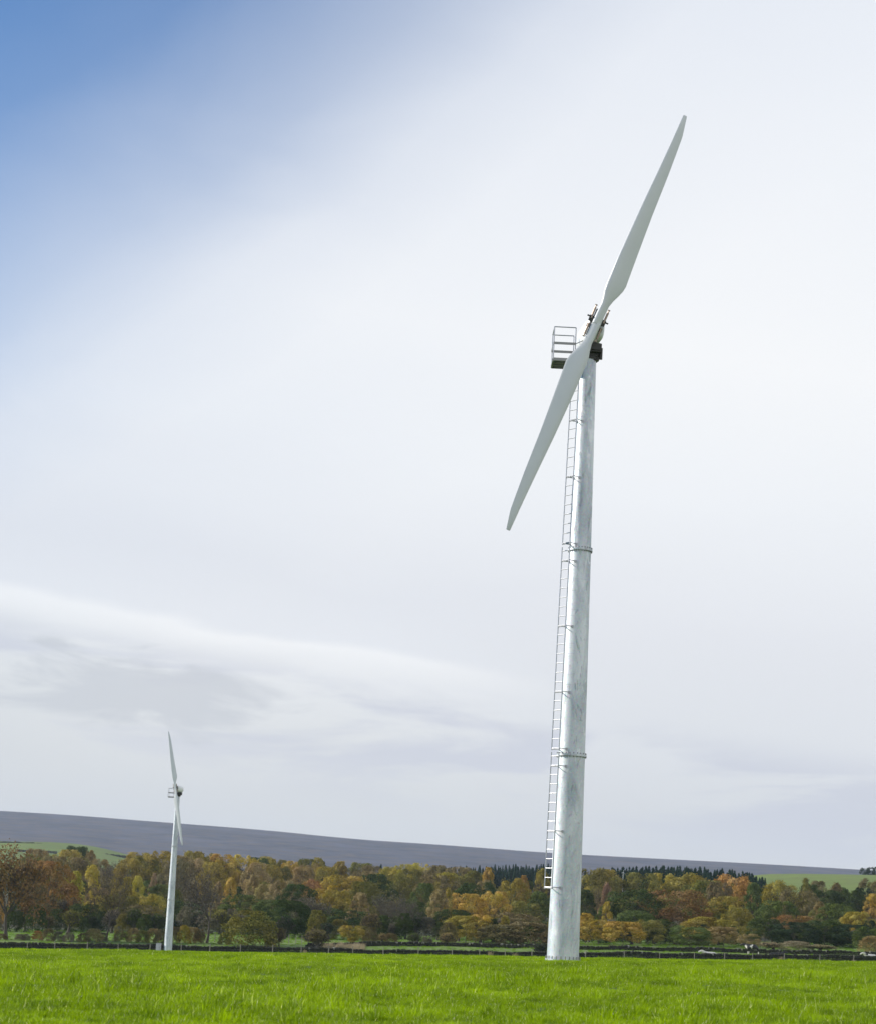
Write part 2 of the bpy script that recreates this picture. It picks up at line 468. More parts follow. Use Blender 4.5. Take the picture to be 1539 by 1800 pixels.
hill('moor', [(-1500, 1350), (-500, 1390), (0, 1426), (100, 1431), (290, 1446), (450, 1458), (555, 1468), (600, 1474), (800, 1487), (960, 1499.5),
              (1100, 1507), (1300, 1517), (1480, 1527), (1539, 1531), (1800, 1547), (2800, 1580)], 3000, 1350, 1.0, 4100, 40, MAT['moor'], 2.2, 3, 260, .9)
LEFT_SKY = [(-500, 1472), (-200, 1476), (0, 1479), (100, 1481), (140, 1484), (180, 1491), (225, 1503), (280, 1516), (340, 1535), (420, 1560)]
hill('hill_pasture', LEFT_SKY, 1250, 905, lambda X, Y: ground_z(X, Y) - 1.0, 1340, 5, MAT['pasture'], .8, 5, 110)
RIGHT_SKY = [(1180, 1575), (1290, 1548), (1335, 1538), (1400, 1537), (1480, 1538), (1540, 1539), (1700, 1541), (2100, 1550)]
hill('hill_pasture', RIGHT_SKY, 900, 640, lambda X, Y: ground_z(X, Y) - .6, 1000, 5, MAT['pasture'], .5, 8, 110)


# ------------------------------------------------------------------ wind turbines
def tower_r(z):
    return float(np.interp(z, [0, 5.99, 12.08, 16.07, 17.95], [.465, .395, .321, .262, .236]))


BLADE = [(.0, -.135, .135, .11), (.35, -.13, .14, .11), (.64, -.11, .155, .10), (.85, -.135, .215, .10), (1.05, -.18, .30, .10), (1.25, -.19, .37, .095),
         (1.42, -.19, .40, .09), (1.7, -.188, .385, .085), (2.55, -.18, .345, .075), (3.75, -.145, .295, .06), (5.1, -.085, .265, .045), (5.85, -.055, .235, .036),
         (6.35, -.04, .21, .03), (6.5, -.037, .185, .026), (6.97, -.022, .10, .016), (6.99, -.01, .085, .006)]


def blade_mesh():
    """One tapered blade along +z, chord along x, thick side along y; twist near the root."""
    n = 20; V = []
    for s, l, r_, th in BLADE:
        s *= .945
        c = (r_ - l); mid = (l + r_) / 2
        tw = R(np.interp(s, [0, .6, 1.4, 6.7], [0, 3, 11, 1]))
        for k in range(n):
            a = 2 * math.pi * k / n
            x = math.cos(a); shape = math.sin(a) * (.62 - .38 * x) * (1 if s > .5 else 1.0)
            xx, yy = x * c / 2, shape * th * 1.15
            V.append((mid + xx * math.cos(tw) / max(.9, math.cos(tw)) , yy + xx * math.sin(tw), s))
    m = len(BLADE)
    F = [(i * n + k, i * n + (k + 1) % n, (i + 1) * n + (k + 1) % n, (i + 1) * n + k) for i in range(m - 1) for k in range(n)]
    F += [tuple(range(n)), tuple((m - 1) * n + k for k in range(n))]
    b = MB(); b.add(V, F)
    me = b.mesh('blade', MAT['blade'], True)
    return me


def nacelle_mesh(scale=1.0):
    """Rounded fibreglass cover along y (front at -y), flat underneath."""
    st = [(-.66, .225, .27, .04), (-.60, .26, .33, .02), (-.45, .28, .37, 0), (.1, .285, .38, 0), (.55, .28, .36, .0), (.80, .28, .32, .02), (.92, .14, .18, .05)]
    n = 28; V = []
    for y, hw, hh, dz in st:
        for k in range(n):
            a = 2 * math.pi * k / n; c, s_ = math.cos(a), math.sin(a)
            e = .62
            V.append((hw * math.copysign(abs(c) ** e, c), y, .72 + dz + hh * math.copysign(abs(s_) ** (e if s_ < 0 else .85), s_)))
    m = len(st)
    F = [(i * n + k, i * n + (k + 1) % n, (i + 1) * n + (k + 1) % n, (i + 1) * n + k) for i in range(m - 1) for k in range(n)]
    F += [tuple(range(n)), tuple((m - 1) * n + k for k in range(n))]
    b = MB(); b.add(V, F); return b.mesh('nacelle', MAT['nacelle'], True)


_cache = {}


def cached(key, fn):
    if key not in _cache: _cache[key] = fn()
    return _cache[key]


ZT = [(0, 5.99), (5.99, 12.08), (12.08, 17.9)]
LADDERS = [(2.13, 5.92, [0, 6, 13]), (6.15, 11.98, [0, 6, 13, 20]), (12.22, 17.65, [0, 7, 13])]
LE, LQ = np.array([-.76, -.65]), np.array([.65, -.76])


def turbine(label, loc, yaw, rot, tilt, hub_y, ladder_turn=0.0):
    root = thing('wind_turbine', label, 'wind turbine', loc, 0, 'two-bladed wind turbines on steel towers')

    def tower_section(k):
        z0, z1 = ZT[k]; n, V, F = 64, [], []
        zs = np.linspace(z0, z1, 14)
        for z in zs:
            for q in range(n):
                a = 2 * math.pi * q / n; V.append((tower_r(z) * math.cos(a), tower_r(z) * math.sin(a), z))
        for i in range(len(zs) - 1):
            F += [(i * n + q, i * n + (q + 1) % n, (i + 1) * n + (q + 1) % n, (i + 1) * n + q) for q in range(n)]
        b = MB(); b.add(V, F); return b.mesh('tower_section', MAT['galv'], True)
    secs = []
    for k in range(3):
        secs.append(link('tower_section', cached(('sec', k), lambda: tower_section(k)), root))
    for z in (1.95, 4.0, 8.05, 10.1, 14.25, 16.07):
        k = 0 if z < 6 else 1 if z < 12 else 2
        def seam():
            b = MB(); r_ = tower_r(z); b.ring(z - .008, z + .008, r_ - .01, r_ + .004, 64); return b.mesh('weld_seam', MAT['galv'], True)
        link('weld_seam', cached(('seam', z), seam), secs[k])
    for z, ex in ((0.05, .055), (5.99, .05), (12.08, .045)):
        def fl():
            b = MB(); r_ = tower_r(z)
            b.ring(z - .03, z - .002, r_ - .02, r_ + ex, 64); b.ring(z + .002, z + .03, r_ - .02, r_ + ex - .004, 64)
            return b.mesh('flange', MAT['galv'], True)
        f = link('flange', cached(('fl', z), fl), root)
        def bolt():
            b = MB(); b.tube((0, 0, -.065), (0, 0, .075 if z > 1 else .12), .014, n=6); return b.mesh('bolt', MAT['deck'])
        for q in range(24):
            a = 2 * math.pi * (q + .3) / 24; r_ = tower_r(z) + ex * .62
            link('bolt', cached(('bo', z > 1), bolt), f, (r_ * math.cos(a), r_ * math.sin(a), z))
    # ladders on stand-off brackets
    for k, (z0, z1, br) in enumerate(LADDERS):
        def cen(z): return LE * (tower_r(z) + .27)
        def stile(sgn):
            b = MB(); p = [(*(cen(z) + LQ * sgn * .155), z) for z in (z0 - .05, z1 + .12)]
            b.tube(p[0], p[1], .0165, n=8); return b.mesh('stile', MAT['ladder'], True)
        lad = link('ladder', cached(('st', k), lambda: stile(-1)), root)
        lad.rotation_euler = (0, 0, ladder_turn)
        link('stile', cached(('st2', k), lambda: stile(1)), lad)
        nr = int(round((z1 - z0) / .28)) + 1; dz = (z1 - z0) / (nr - 1)
        for q in range(nr):
            z = z0 + q * dz; c = cen(z)
            def rung():
                b = MB(); b.tube((*(-LQ * .153), 0), (*(LQ * .153), 0), .0125, n=8); return b.mesh('rung', MAT['ladder'], True)
            link('rung', cached('rung', rung), lad, (c[0], c[1], z))
        for q in br:
            z = z0 + min(q, nr - 1) * dz
            def brk():
                b = MB(); c = cen(z)
                for s_ in (-1, 1):
                    p0 = c + LQ * s_ * .155; t_ = LE * (tower_r(z) - .006) * .93 + LQ * s_ * (tower_r(z) * .36)
                    b.tube((*p0, z), (*t_, z), .013, n=6)
                    b.box((t_[0], t_[1], z), (.06, .06, .07))
                b.tube((*(c - LQ * .155), z - .03), (*(c + LQ * .155), z - .03), .016, n=6)
                return b.mesh('bracket', MAT['ladder'], True)
            link('bracket', cached(('br', k, q), brk), lad)
    # service platform on the left of the tower head
    x0, x1, y0, y1, zf, zm, zt = -1.07, -.43, -.40, .45, 17.72, 18.21, 18.71
    def frame():
        b = MB()
        for y in (y0, y1): b.box(((x0 + x1) / 2, y, zf), (x1 - x0, .05, .085))
        for x in (x0, x1): b.box((x, (y0 + y1) / 2, zf), (.05, y1 - y0 - .05, .085))
        for y in (-.12, .17): b.box(((x0 + .03 - .2) / 2, y, zf - .012), (-.2 - x0 - .03, .05, .06))
        return b.mesh('platform', MAT['deck'])
    pl = link('platform', cached('pframe', frame), root)
    def deckm():
        b = MB(); b.box(((x0 + x1) / 2, (y0 + y1) / 2, zf + .05), (x1 - x0 - .02, y1 - y0 - .02, .012)); return b.mesh('deck', MAT['deck'])
    link('deck', cached('deck', deckm), pl)
    def posth():
        b = MB(); b.tube((0, 0, zf), (0, 0, zt), .017, n=8); return b.mesh('post', MAT['ladder'], True)
    for x in (x0, x1):
        for y in (y0, y1): link('post', cached('post', posth), pl, (x, y, 0))
    def railx():
        b = MB(); b.tube((x0, 0, 0), (x1, 0, 0), .016, n=8); return b.mesh('handrail', MAT['ladder'], True)
    def midx():
        b = MB(); b.box(((x0 + x1) / 2, 0, 0), (x1 - x0, .012, .075)); return b.mesh('knee_rail', MAT['deck'])
    for y in (y0, y1):
        link('handrail', cached('railx', railx), pl, (0, y, zt)); link('knee_rail', cached('midx', midx), pl, (0, y + (.02 if y > 0 else -.02), zm))
    def raily():
        b = MB(); b.tube((0, y0, 0), (0, y1, 0), .016, n=8); return b.mesh('handrail', MAT['ladder'], True)
    link('handrail', cached('raily', raily), pl, (x0, 0, zt))
    def midy():
        b = MB(); b.box((0, (y0 + y1) / 2, 0), (.012, y1 - y0, .075)); return b.mesh('knee_rail', MAT['deck'])
    link('knee_rail', cached('midy', midy), pl, (x0 - .02, 0, zm))
    def stay():
        b = MB(); b.tube((x1, y0 - .02, zm), (-.2, -.25, zm + .16), .014, n=6); return b.mesh('stay', MAT['deck'])
    link('stay', cached('stay', stay), pl)
    # nacelle on its yaw bearing
    nac = link('nacelle', cached('nac', nacelle_mesh), root, (.06, 0, 17.97)); nac.rotation_euler = (0, 0, yaw)
    def bed():
        b = MB(); b.box((0, .02, .19), (.38, 1.0, .2)); b.box((.06, -.34, .17), (.36, .18, .25)); b.box((0, .36, .2), (.58, .2, .3))
        b.tube((-.2, -.40, .12), (.24, -.40, .12), .045, n=10); b.tube((0, -.2, -.02), (0, .55, .02), .07, n=10)
        return b.mesh('bedplate', MAT['dark'], True)
    link('bedplate', cached('bed', bed), nac)
    def bearing():
        b = MB(); b.ring(-.12, -.05, .1, .262, 40); b.ring(-.05, .05, .1, .29, 40); b.ring(.05, .09, .1, .27, 40); return b.mesh('yaw_bearing', MAT['dark'], True)
    link('yaw_bearing', cached('bear', bearing), nac)
    def brake():
        b = MB(); b.box((.12, -.05, -.02), (.2, .3, .26)); b.tube((.27, -.2, -.12), (.27, -.2, .22), .05, n=10); return b.mesh('yaw_drive', MAT['dark'])
    link('yaw_drive', cached('brake', brake), nac)
    # rotor: hub plate, tip-brake rods and the two blades, all carried on one shaft
    Mr = Matrix.Rotation(yaw, 4, 'Z') @ Matrix.Translation((0, hub_y, 0)) @ Matrix.Rotation(tilt, 4, 'X') @ Matrix.Rotation(rot, 4, 'Y')
    Mr = Matrix.Translation((0, 0, 18.71)) @ Mr
    def hubm():
        b = MB(); b.box((0, .14, 0), (.28, .08, .86)); b.tube((0, .12, 0), (0, .42, 0), .15, .17, n=20); b.box((0, .05, 0), (.2, .12, .5))
        for s_ in (-1, 1):
            b.box((s_ * .2, .08, .1), (.11, .09, .17)); b.box((s_ * .27, .06, .14), (.13, .05, .04))
            b.box((s_ * .2, .08, -.12), (.08, .08, .1))
        return b.mesh('hub', MAT['dark'], True)
    hub = link('hub', cached('hub', hubm), root); hub.matrix_local = Mr
    def rodm():
        b = MB(); b.tube((0, 0, 0), (0, 0, .34), .034, n=12); b.tube((0, 0, .34), (0, 0, .40), .018, n=8); b.box((0, 0, .41), (.07, .05, .03)); return b.mesh('brake_rod', MAT['rod'], True)
    for s_ in (-1, 1):
        a = link('brake_rod', cached('rod', rodm), hub, (s_ * .20, .05, .1)); a.rotation_euler = (0, R(s_ * 1), 0)
        a = link('brake_rod', cached('rod', rodm), hub, (s_ * .20, .05, -.06)); a.rotation_euler = (R(180), 0, 0)
    for k in range(2):
        bl = link('blade', cached('blade', blade_mesh), root)
        bl.matrix_local = Mr @ Matrix.Rotation(math.pi * k, 4, 'Y')
    return root


T1 = at(988, 1690, 58.0); T1[2] = float(ground_z(T1[0], T1[1])) + .0
big = turbine('large two-bladed turbine close by in the green field, its blades slanting up to the right', tuple(T1), R(8), R(18.6), R(11), -.92)
T2 = at(295.2, 1671, 229.0); T2[2] = float(ground_z(T2[0], T2[1]))
small = turbine('small far two-bladed turbine standing at the field wall with its blades almost upright', tuple(T2), R(-14), R(-10.6), R(3), -.92, R(-115))


# ------------------------------------------------------------------ dry-stone walls
def box_array(c, size, rz, jit, r_):
    """Many irregular blocks: centres, sizes and turns as arrays -> vertices and quads."""
    n = len(c)
    base = np.array([[x, y, z] for x in (-.5, .5) for y in (-.5, .5) for z in (-.5, .5)])
    p = base[None] * size[:, None, :] * (1 + r_.uniform(-jit, jit, (n, 8, 3)))
    ca, sa = np.cos(rz)[:, None], np.sin(rz)[:, None]
    x = p[..., 0] * ca - p[..., 1] * sa; y = p[..., 0] * sa + p[..., 1] * ca
    v = np.stack([x, y, p[..., 2]], -1) + c[:, None, :]
    q = np.array([(0, 1, 3, 2), (4, 6, 7, 5), (0, 4, 5, 1), (2, 3, 7, 6), (0, 2, 6, 4), (1, 5, 7, 3)])
    f = (np.arange(n)[:, None, None] * 8 + q[None]).reshape(-1, 4)
    return v.reshape(-1, 3), f


def tint_attr(me, vals, domain='FACE'):
    a = me.attributes.new('tint', 'FLOAT', domain); a.data.foreach_set('value', np.asarray(vals, dtype=np.float32))


def stone_wall(path, h, label, seed, pale=.0, vary_h=None):
    """A dry-stone wall along a polyline of ground points: laid courses, and a row of upright coping stones."""
    r_ = np.random.default_rng(seed); path = np.array(path, float)
    seg = np.r_[0, np.cumsum(np.hypot(*np.diff(path, axis=0).T))]; L = seg[-1]
    def P(s): return np.stack([np.interp(s, seg, path[:, 0]), np.interp(s, seg, path[:, 1])], -1)
    root = thing('drystone_wall', label, 'stone wall', (*P(0.0), float(ground_z(*P(0.0)))), 0)
    o = np.array(root.location)
    C, SZ, RZ = [], [], []
    nc = max(3, int(round(h / .19))); ch = h / nc
    for k in range(nc):
        s = -.2
        while s < L:
            l = r_.uniform(.22, .5); C.append((s + l / 2, k)); SZ.append((l * .97, .52 - .03 * k + r_.uniform(-.04, .1), ch * r_.uniform(.86, 1.06))); s += l
    C = np.array(C); p = P(C[:, 0]); p2 = P(C[:, 0] + .3); ang = np.arctan2(p2[:, 1] - p[:, 1], p2[:, 0] - p[:, 0])
    ang = np.where(np.hypot(*(p2 - p).T) < .05, 0, ang)
    hm = lambda x: np.interp(x, vary_h[0], vary_h[1]) if vary_h else np.ones_like(x)
    sag = .03 * np.sin(C[:, 0] * .31 + seed) + .02 * np.sin(C[:, 0] * 1.1)
    z = ground_z(p[:, 0], p[:, 1]) + (C[:, 1] + .5) * ch * hm(p[:, 0]) - .04 + sag * (C[:, 1] / nc)
    SZ = np.array(SZ); SZ[:, 2] *= hm(p[:, 0])
    v, f = box_array(np.column_stack([p, z]) - o, np.array(SZ), ang + r_.uniform(-.08, .08, len(C)), .12, r_)
    me = quick_mesh('stone_courses', v, f, [MAT['stone']]); t = r_.uniform(0, .9, len(C)); tint_attr(me, np.repeat(t, 6))
    a = link('stone_courses', me, root); a['kind'] = 'stuff'
    s = np.cumsum(r_.uniform(.10, .24, int(L / .165))); s = s[s < L]
    p = P(s); ang = np.interp(s, C[:nc and len(C)].T[0][np.argsort(C[:, 0])], ang[np.argsort(C[:, 0])])
    hh = r_.uniform(.17, .29, len(s)) * (1 + .2 * np.sin(s * .7))
    sag = .03 * np.sin(s * .31 + seed) + .02 * np.sin(s * 1.1)
    z = ground_z(p[:, 0], p[:, 1]) + h * hm(p[:, 0]) + sag + hh / 2 - .07
    v, f = box_array(np.column_stack([p, z]) - o, np.column_stack([r_.uniform(.14, .26, len(s)), r_.uniform(.36, .52, len(s)), hh]), ang + r_.uniform(-.3, .3, len(s)), .22, r_)
    me = quick_mesh('coping_stones', v, f, [MAT['stone']])
    t = r_.uniform(0, .9, len(s)); t[r_.random(len(s)) < pale] = 1.0; tint_attr(me, np.repeat(t, 6))
    a = link('coping_stones', me, root); a['kind'] = 'stuff'
    return root


stone_wall([(-68, 238.5), (-40, 238), (0, 238), (30, 237.6), (68, 238.2)], .72, 'long dark stone wall with jagged coping along the far edge of the green field', 4, .03, ((-40, -18, -8, 14, 22, 40), (1.02, 1.0, .86, .86, 1.06, 1.08)))
wl = [at(px, 1660, 262) for px in (628, 1560)]
stone_wall([(wl[0][0] - 6, 254), (wl[0][0], 261), (wl[0][0] + 6, 267), (0, 268), (40, 265), (wl[1][0] + 12, 261)], .40, 'second lower stone wall behind the strip of bright grass, at the foot of the wood', 9, .16)
# field walls on the far pasture
def far_wall(pts, Y, label):
    b = MB(); Q = [at(px, py, Y) for px, py in pts]; o = Q[0].copy()
    for k, (p, q) in enumerate(zip(Q[:-1], Q[1:])):
        n = max(2, int(np.hypot(*(q - p)[:2]) / 1.6))
        for i in range(n):
            m_ = p + (q - p) * (i + .5) / n; d = (q - p) / n
            b.box(m_ - o + np.array([0, 0, random.uniform(-.15, .12) - .2]), (abs(d[0]) + .25, .7, 1.3 + random.uniform(-.2, .3)))
    root = thing('field_wall', label, 'stone wall', tuple(o), 0, 'stone walls dividing the far hill pasture')
    link('stone_courses', b.mesh('stone_courses', MAT['farwall']), root)
far_wall([(-60, 1478), (0, 1480.5), (36, 1482), (60, 1483), (90, 1486), (120, 1490)], 1235, 'upper stone wall crossing the far green hill at the left edge')
far_wall([(30, 1494.5), (60, 1496), (100, 1498)], 1120, 'middle stone wall on the far green hill behind the tawny treetops')
far_wall([(160, 1500), (190, 1503), (226, 1506)], 1190, 'lowest stone wall on the far green hill, running down to the moor')


# ------------------------------------------------------------------ fences
def fence(pts, h, label, th=.09, wires=(.45, .8, 1.02)):
    P_ = [np.array([p[0], p[1], float(ground_z(p[0], p[1]))]) for p in pts]
    root = thing('wire_fence', label, 'fence', tuple(P_[0]), 0)
    def pm():
        b = MB(); b.tube((0, 0, -.1), (0, 0, h), th / 2 * 1.05, th / 2 * .9, n=7); return b.mesh('post', MAT['post'])
    me = pm(); tops = []
    for p in P_:
        o = link('post', me, root, tuple(p - P_[0])); o.rotation_euler = (R(random.uniform(-3, 3)), R(random.uniform(-3.5, 3.5)), random.uniform(0, 6))
        o.scale = (random.uniform(.85, 1.2),) * 2 + (random.uniform(.93, 1.06),)
    b = MB()
    for wz in wires:
        for p, q in zip(P_[:-1], P_[1:]):
            b.tube(p - P_[0] + np.array([0, -.05, wz * h / 1.1]), q - P_[0] + np.array([0, -.05, wz * h / 1.1]), .004, n=4, caps=False)
    link('wire_strands', b.mesh('wire_strands', MAT['wire']), root)


posts = [-60, -8, 47, 95, 152, 207, 263, 318, 368, 422, 479, 529, 577, 620, 673, 735, 794, 842, 887, 934, 980, 1028, 1096, 1159, 1220, 1273, 1322, 1378, 1440, 1500, 1560]
fence([(at(px, 1680, 236.6)[0], 236.6) for px in posts], 1.08, 'post and wire fence of thin pale posts in front of the long stone wall', .1)
fence([(at(px, 1650, 268)[0], 268.0) for px in (340, 352, 365, 378, 392, 405, 418)], 1.1, 'short run of thin fence posts in the meadow by the wide bare grey tree', .1)
fence([(at(px, 1650, 268)[0], 268.0) for px in (488, 498, 508, 520, 531, 542)], 1.1, 'short run of thin fence posts in the meadow left of the reddish bush', .1)


# ------------------------------------------------------------------ trees
def crown_mesh(seed, kind, nl=52, leaves=9000, size=.027, jit=.32):
    r_ = np.random.default_rng(seed)
    prof = dict(dome=lambda h: math.sqrt(max(0, 1 - ((h - .42) / .60) ** 2)), round=lambda h: math.sqrt(max(0, 1 - ((h - .5) / .52) ** 2)),
                tall=lambda h: max(.04, (1 - h) ** .55) * min(1, h * 2.6 + .35), cone=lambda h: max(.02, (1 - h) ** .75) * min(1, h * 6 + .4),
                spread=lambda h: math.sqrt(max(0, 1 - ((h - .62) / .42) ** 2)) if h > .25 else .25, bush=lambda h: math.sqrt(max(0, 1 - (h / 1.02) ** 2)))[kind]
    Lc, Lr = [], []
    for _ in range(nl):
        h = r_.uniform(.05 if kind == 'bush' else .12, .97); rad = prof(h)
        a = r_.uniform(0, 6.283); rr = rad * .5 * r_.uniform(.45, 1.12) ** .6
        lr = r_.uniform(.06, .175) * (.65 if kind in ('cone', 'tall') else 1)
        rr = max(0, min(rr, rad * .5 - lr * .35))
        Lc.append((rr * math.cos(a), rr * math.sin(a), min(h, 1 - lr * .7))); Lr.append(lr)
    Lc, Lr = np.array(Lc), np.array(Lr)
    wgt = Lr ** 1.6; ids = r_.choice(nl, leaves, p=wgt / wgt.sum())
    d = r_.normal(size=(leaves, 3)); d[:, 2] += .35; d += (Lc[ids] - np.array([0, 0, .45])) * 1.2; d /= np.linalg.norm(d, axis=1)[:, None]
    rad = r_.uniform(.45, 1.12, leaves) ** .5
    p = Lc[ids] + d * (Lr[ids] * rad)[:, None] * np.array([1, 1, .85])
    stray = r_.random(leaves) < .13; p[stray] += r_.normal(scale=.04, size=(stray.sum(), 3))
    nrm = d + r_.normal(scale=jit, size=d.shape); nrm /= np.linalg.norm(nrm, axis=1)[:, None]
    ref = r_.normal(size=d.shape); ta = np.cross(nrm, ref); ta /= np.linalg.norm(ta, axis=1)[:, None] + 1e-9; tb = np.cross(nrm, ta)
    s = size * r_.uniform(.55, 1.35, leaves)[:, None]
    q = np.stack([p - ta * s * .5 - tb * s * .32, p + ta * s * .5 - tb * s * .32 * r_.uniform(.3, 1, (leaves, 1)), p + ta * s * .45 + tb * s * .34, p - ta * s * .4 + tb * s * .3], 1)
    q[..., 2] = np.clip(q[..., 2], .0, 1.02)
    me = quick_mesh('crown', q.reshape(-1, 3), np.arange(leaves * 4).reshape(-1, 4), [MAT['leaf']])
    lob = r_.uniform(0, 1, nl)[ids]
    tint_attr(me, np.clip(.55 * lob + .45 * r_.random(leaves), 0, 1))
    return me


def branch_tree(seed, levels=5, spread=.62, up=.12, trunk=.28, n0=4, gnarl=.2, r0=.028, droop=0.0):
    """Bare tree of unit height: recursive limbs as tapered tubes. Returns trunk-and-limb mesh data and twig tips."""
    r_ = np.random.default_rng(seed); segs, tips = [], []

    def grow(p, d, l, r1, lev):
        nseg = 3 if lev < 2 else 2; q = p
        for k in range(nseg):
            d = d + r_.normal(scale=gnarl * (.5 if lev == 0 else 1), size=3) + np.array([0, 0, up if lev > 0 else .1]) - np.array([0, 0, droop * max(0, lev - 2)]); d = d / np.linalg.norm(d)
            e = q + d * l / nseg; ra, rb = r1 * (1 - .35 * k / nseg), r1 * (1 - .35 * (k + 1) / nseg)
            segs.append((q, e, ra, rb, 6 if lev < 2 else 4 if lev < 4 else 3)); q = e
            if lev >= 1 and k < nseg - 1 and lev < levels:
                child(q, d, l * r_.uniform(.5, .72), rb * .55, lev + 1)
        if lev < levels:
            for _ in range(n0 if lev == 0 else r_.integers(2, 4)): child(q, d, l * r_.uniform(.62, .86) * (1.25 if lev == 0 else 1), rb * .72, lev + 1)
        else: tips.append(q)

    def child(q, d, l, r1, lev):
        a = r_.normal(size=3); a -= d * (a @ d); a /= np.linalg.norm(a)
        th = spread * r_.uniform(.6, 1.25); grow(q, d * math.cos(th) + a * math.sin(th), l, r1, lev)
    grow(np.zeros(3), np.array([r_.normal(scale=.06), r_.normal(scale=.06), 1.0]), trunk, r0, 0)
    tips = np.array(tips); top = max(max(s[1][2] for s in segs), .1)
    V, F = [], []
    for p, e, ra, rb, n in segs:
        d = (e - p); d = d / (np.linalg.norm(d) + 1e-9); a = np.cross(d, (0, 0, 1) if abs(d[2]) < .9 else (1, 0, 0)); a /= np.linalg.norm(a); b = np.cross(d, a)
        ang = np.arange(n) * 2 * math.pi / n; ring = np.outer(np.cos(ang), a) + np.outer(np.sin(ang), b); o = len(V)
        V += list(p + ring * max(ra, .0022)) + list(e + ring * max(rb, .0020))
        F += [(o + i, o + (i + 1) % n, o + n + (i + 1) % n, o + n + i) for i in range(n)]
    V = np.array(V) / top; tips = tips / top
    # flare at the foot
    low = V[:, 2] < .03; V[low, :2] *= 1.35
    return quick_mesh('trunk', V, np.array(F), [MAT['bark']], True), tips


def leaf_fuzz(tips, seed, n, size, spread=.03):
    r_ = np.random.default_rng(seed); ids = r_.integers(0, len(tips), n)
    p = tips[ids] + r_.normal(scale=spread, size=(n, 3)); nrm = r_.normal(size=(n, 3)); nrm /= np.linalg.norm(nrm, axis=1)[:, None]
    ta = np.cross(nrm, r_.normal(size=(n, 3))); ta /= np.linalg.norm(ta, axis=1)[:, None]; tb = np.cross(nrm, ta)
    s = size * r_.uniform(.5, 1.3, (n, 1)); q = np.stack([p - ta * s * .5, p - tb * s * .35, p + ta * s * .5, p + tb * s * .35], 1)
    me = quick_mesh('crown', q.reshape(-1, 3), np.arange(n * 4).reshape(-1, 4), [MAT['leaf']]); tint_attr(me, r_.random(n)); return me


CROWN = {k: [crown_mesh(100 * i + j, k, **kw) for j in range(nv)] for i, (k, nv, kw) in enumerate([
    ('dome', 4, {}), ('round', 4, {}), ('tall', 3, dict(nl=60)), ('cone', 3, dict(nl=64)), ('spread', 3, {}), ('bush', 4, dict(nl=80, leaves=6500, size=.036, jit=.9))])}
TRUNK = [branch_tree(500 + j, 3, .55, .18, .42, 4, .12, .024)[0] for j in range(3)]
BARE = []
for j, kw in enumerate([dict(spread=.62, trunk=.30, n0=5, r0=.030), dict(spread=.55, trunk=.36, n0=3, r0=.027, gnarl=.26), dict(spread=.66, trunk=.26, n0=5, gnarl=.24, droop=.05), dict(spread=.5, trunk=.2, n0=6, r0=.02, up=.16), dict(spread=.62, trunk=.035, n0=9, r0=.012, up=.14)]):
    me, tips = branch_tree(700 + j, 5, **kw)
    ext = np.array([v.co[:] for v in me.vertices]); wx = ext[:, 0].max() - ext[:, 0].min()
    BARE.append((me, leaf_fuzz(tips, 40 + j, 1500, .022), wx, leaf_fuzz(tips, 60 + j, 5200, (.030 if j == 0 else .026) if j < 4 else .055, .03 if j < 4 else .055)))

PAL = dict(LB=(.20, .125, .052), DG=(.066, .092, .028), GG=(.115, .145, .040), OL=(.20, .185, .046), OG=(.34, .27, .050), GO=(.46, .315, .062), YE=(.46, .385, .06), OR=(.41, .235, .065),
           RU=(.29, .165, .06), TA=(.33, .25, .105), BR=(.195, .155, .07), GR=(.18, .16, .11), PK=(.30, .20, .11), BL=(.046, .066, .032), ST=(.38, .31, .18))


def vary(c, s=.12):
    k = 1 + random.uniform(-s, s); return (c[0] * k * (1 + random.uniform(-.06, .06)), c[1] * k, c[2] * k * (1 + random.uniform(-.1, .1)), 1)


_ci = 0


def tree(px, top, wpx, Y, kind, col, label, name=None, cat='tree', group=None, base_shift=0.0):
    """A tree whose foot stands on the ground at distance Y and whose height and width come from the photograph."""
    global _ci; _ci += 1
    P0 = at(px, top, Y); X = P0[0]; z0 = float(ground_z(X, Y)) + base_shift; H = max(.8, P0[2] - z0)
    W = wpx * Y / FPX
    if kind in ('tall', 'cone', 'round', 'dome') and Y > 284: W = max(W, H * dict(tall=.46, cone=.40, round=.58, dome=.66)[kind])
    bare = kind.startswith('bare'); bush = kind == 'bush'
    if bush and wpx < 60 and _ci % 2 and name != 'hedge_shrub': kind, bare, name, cat = 'bare4d', True, name or 'shrub', 'shrub'
    name = name or ('shrub' if bush else 'bare_tree' if bare else 'tree')
    label = ' '.join(label.replace(' in the autumn wood', ' in the wood').split()[:16]) if len(label.split()) > 16 else label
    o = thing(name, label, cat if not bush else 'shrub', (X, Y, z0), random.uniform(0, 6.28), group)
    c = vary(PAL[col])
    if bare:
        me, fuzz, wx, dense = BARE[int(kind[4])]
        s = (W / wx, W / wx, H); t = link('trunk', me, o); t.scale = s
        cr = link('crown', dense if kind.endswith('d') else fuzz, o); cr.scale = s; cr.color = c
        if kind[4] in '012' and H > 7: o.rotation_euler[2] = {'0': 2.2, '1': .4, '2': 1.1}[kind[4]]
    else:
        me = CROWN[kind][_ci % len(CROWN[kind])]
        if not bush:
            t = link('trunk', TRUNK[_ci % 3], o); t.scale = (H * .8, H * .8, H * .84)
        cr = link('crown', me, o); cr.color = c
        lift = 0 if bush else .06 if kind in ('cone',) else .08
        cr.location = (0, 0, H * lift); cr.scale = (W, W, H * (1 - lift))
    return o


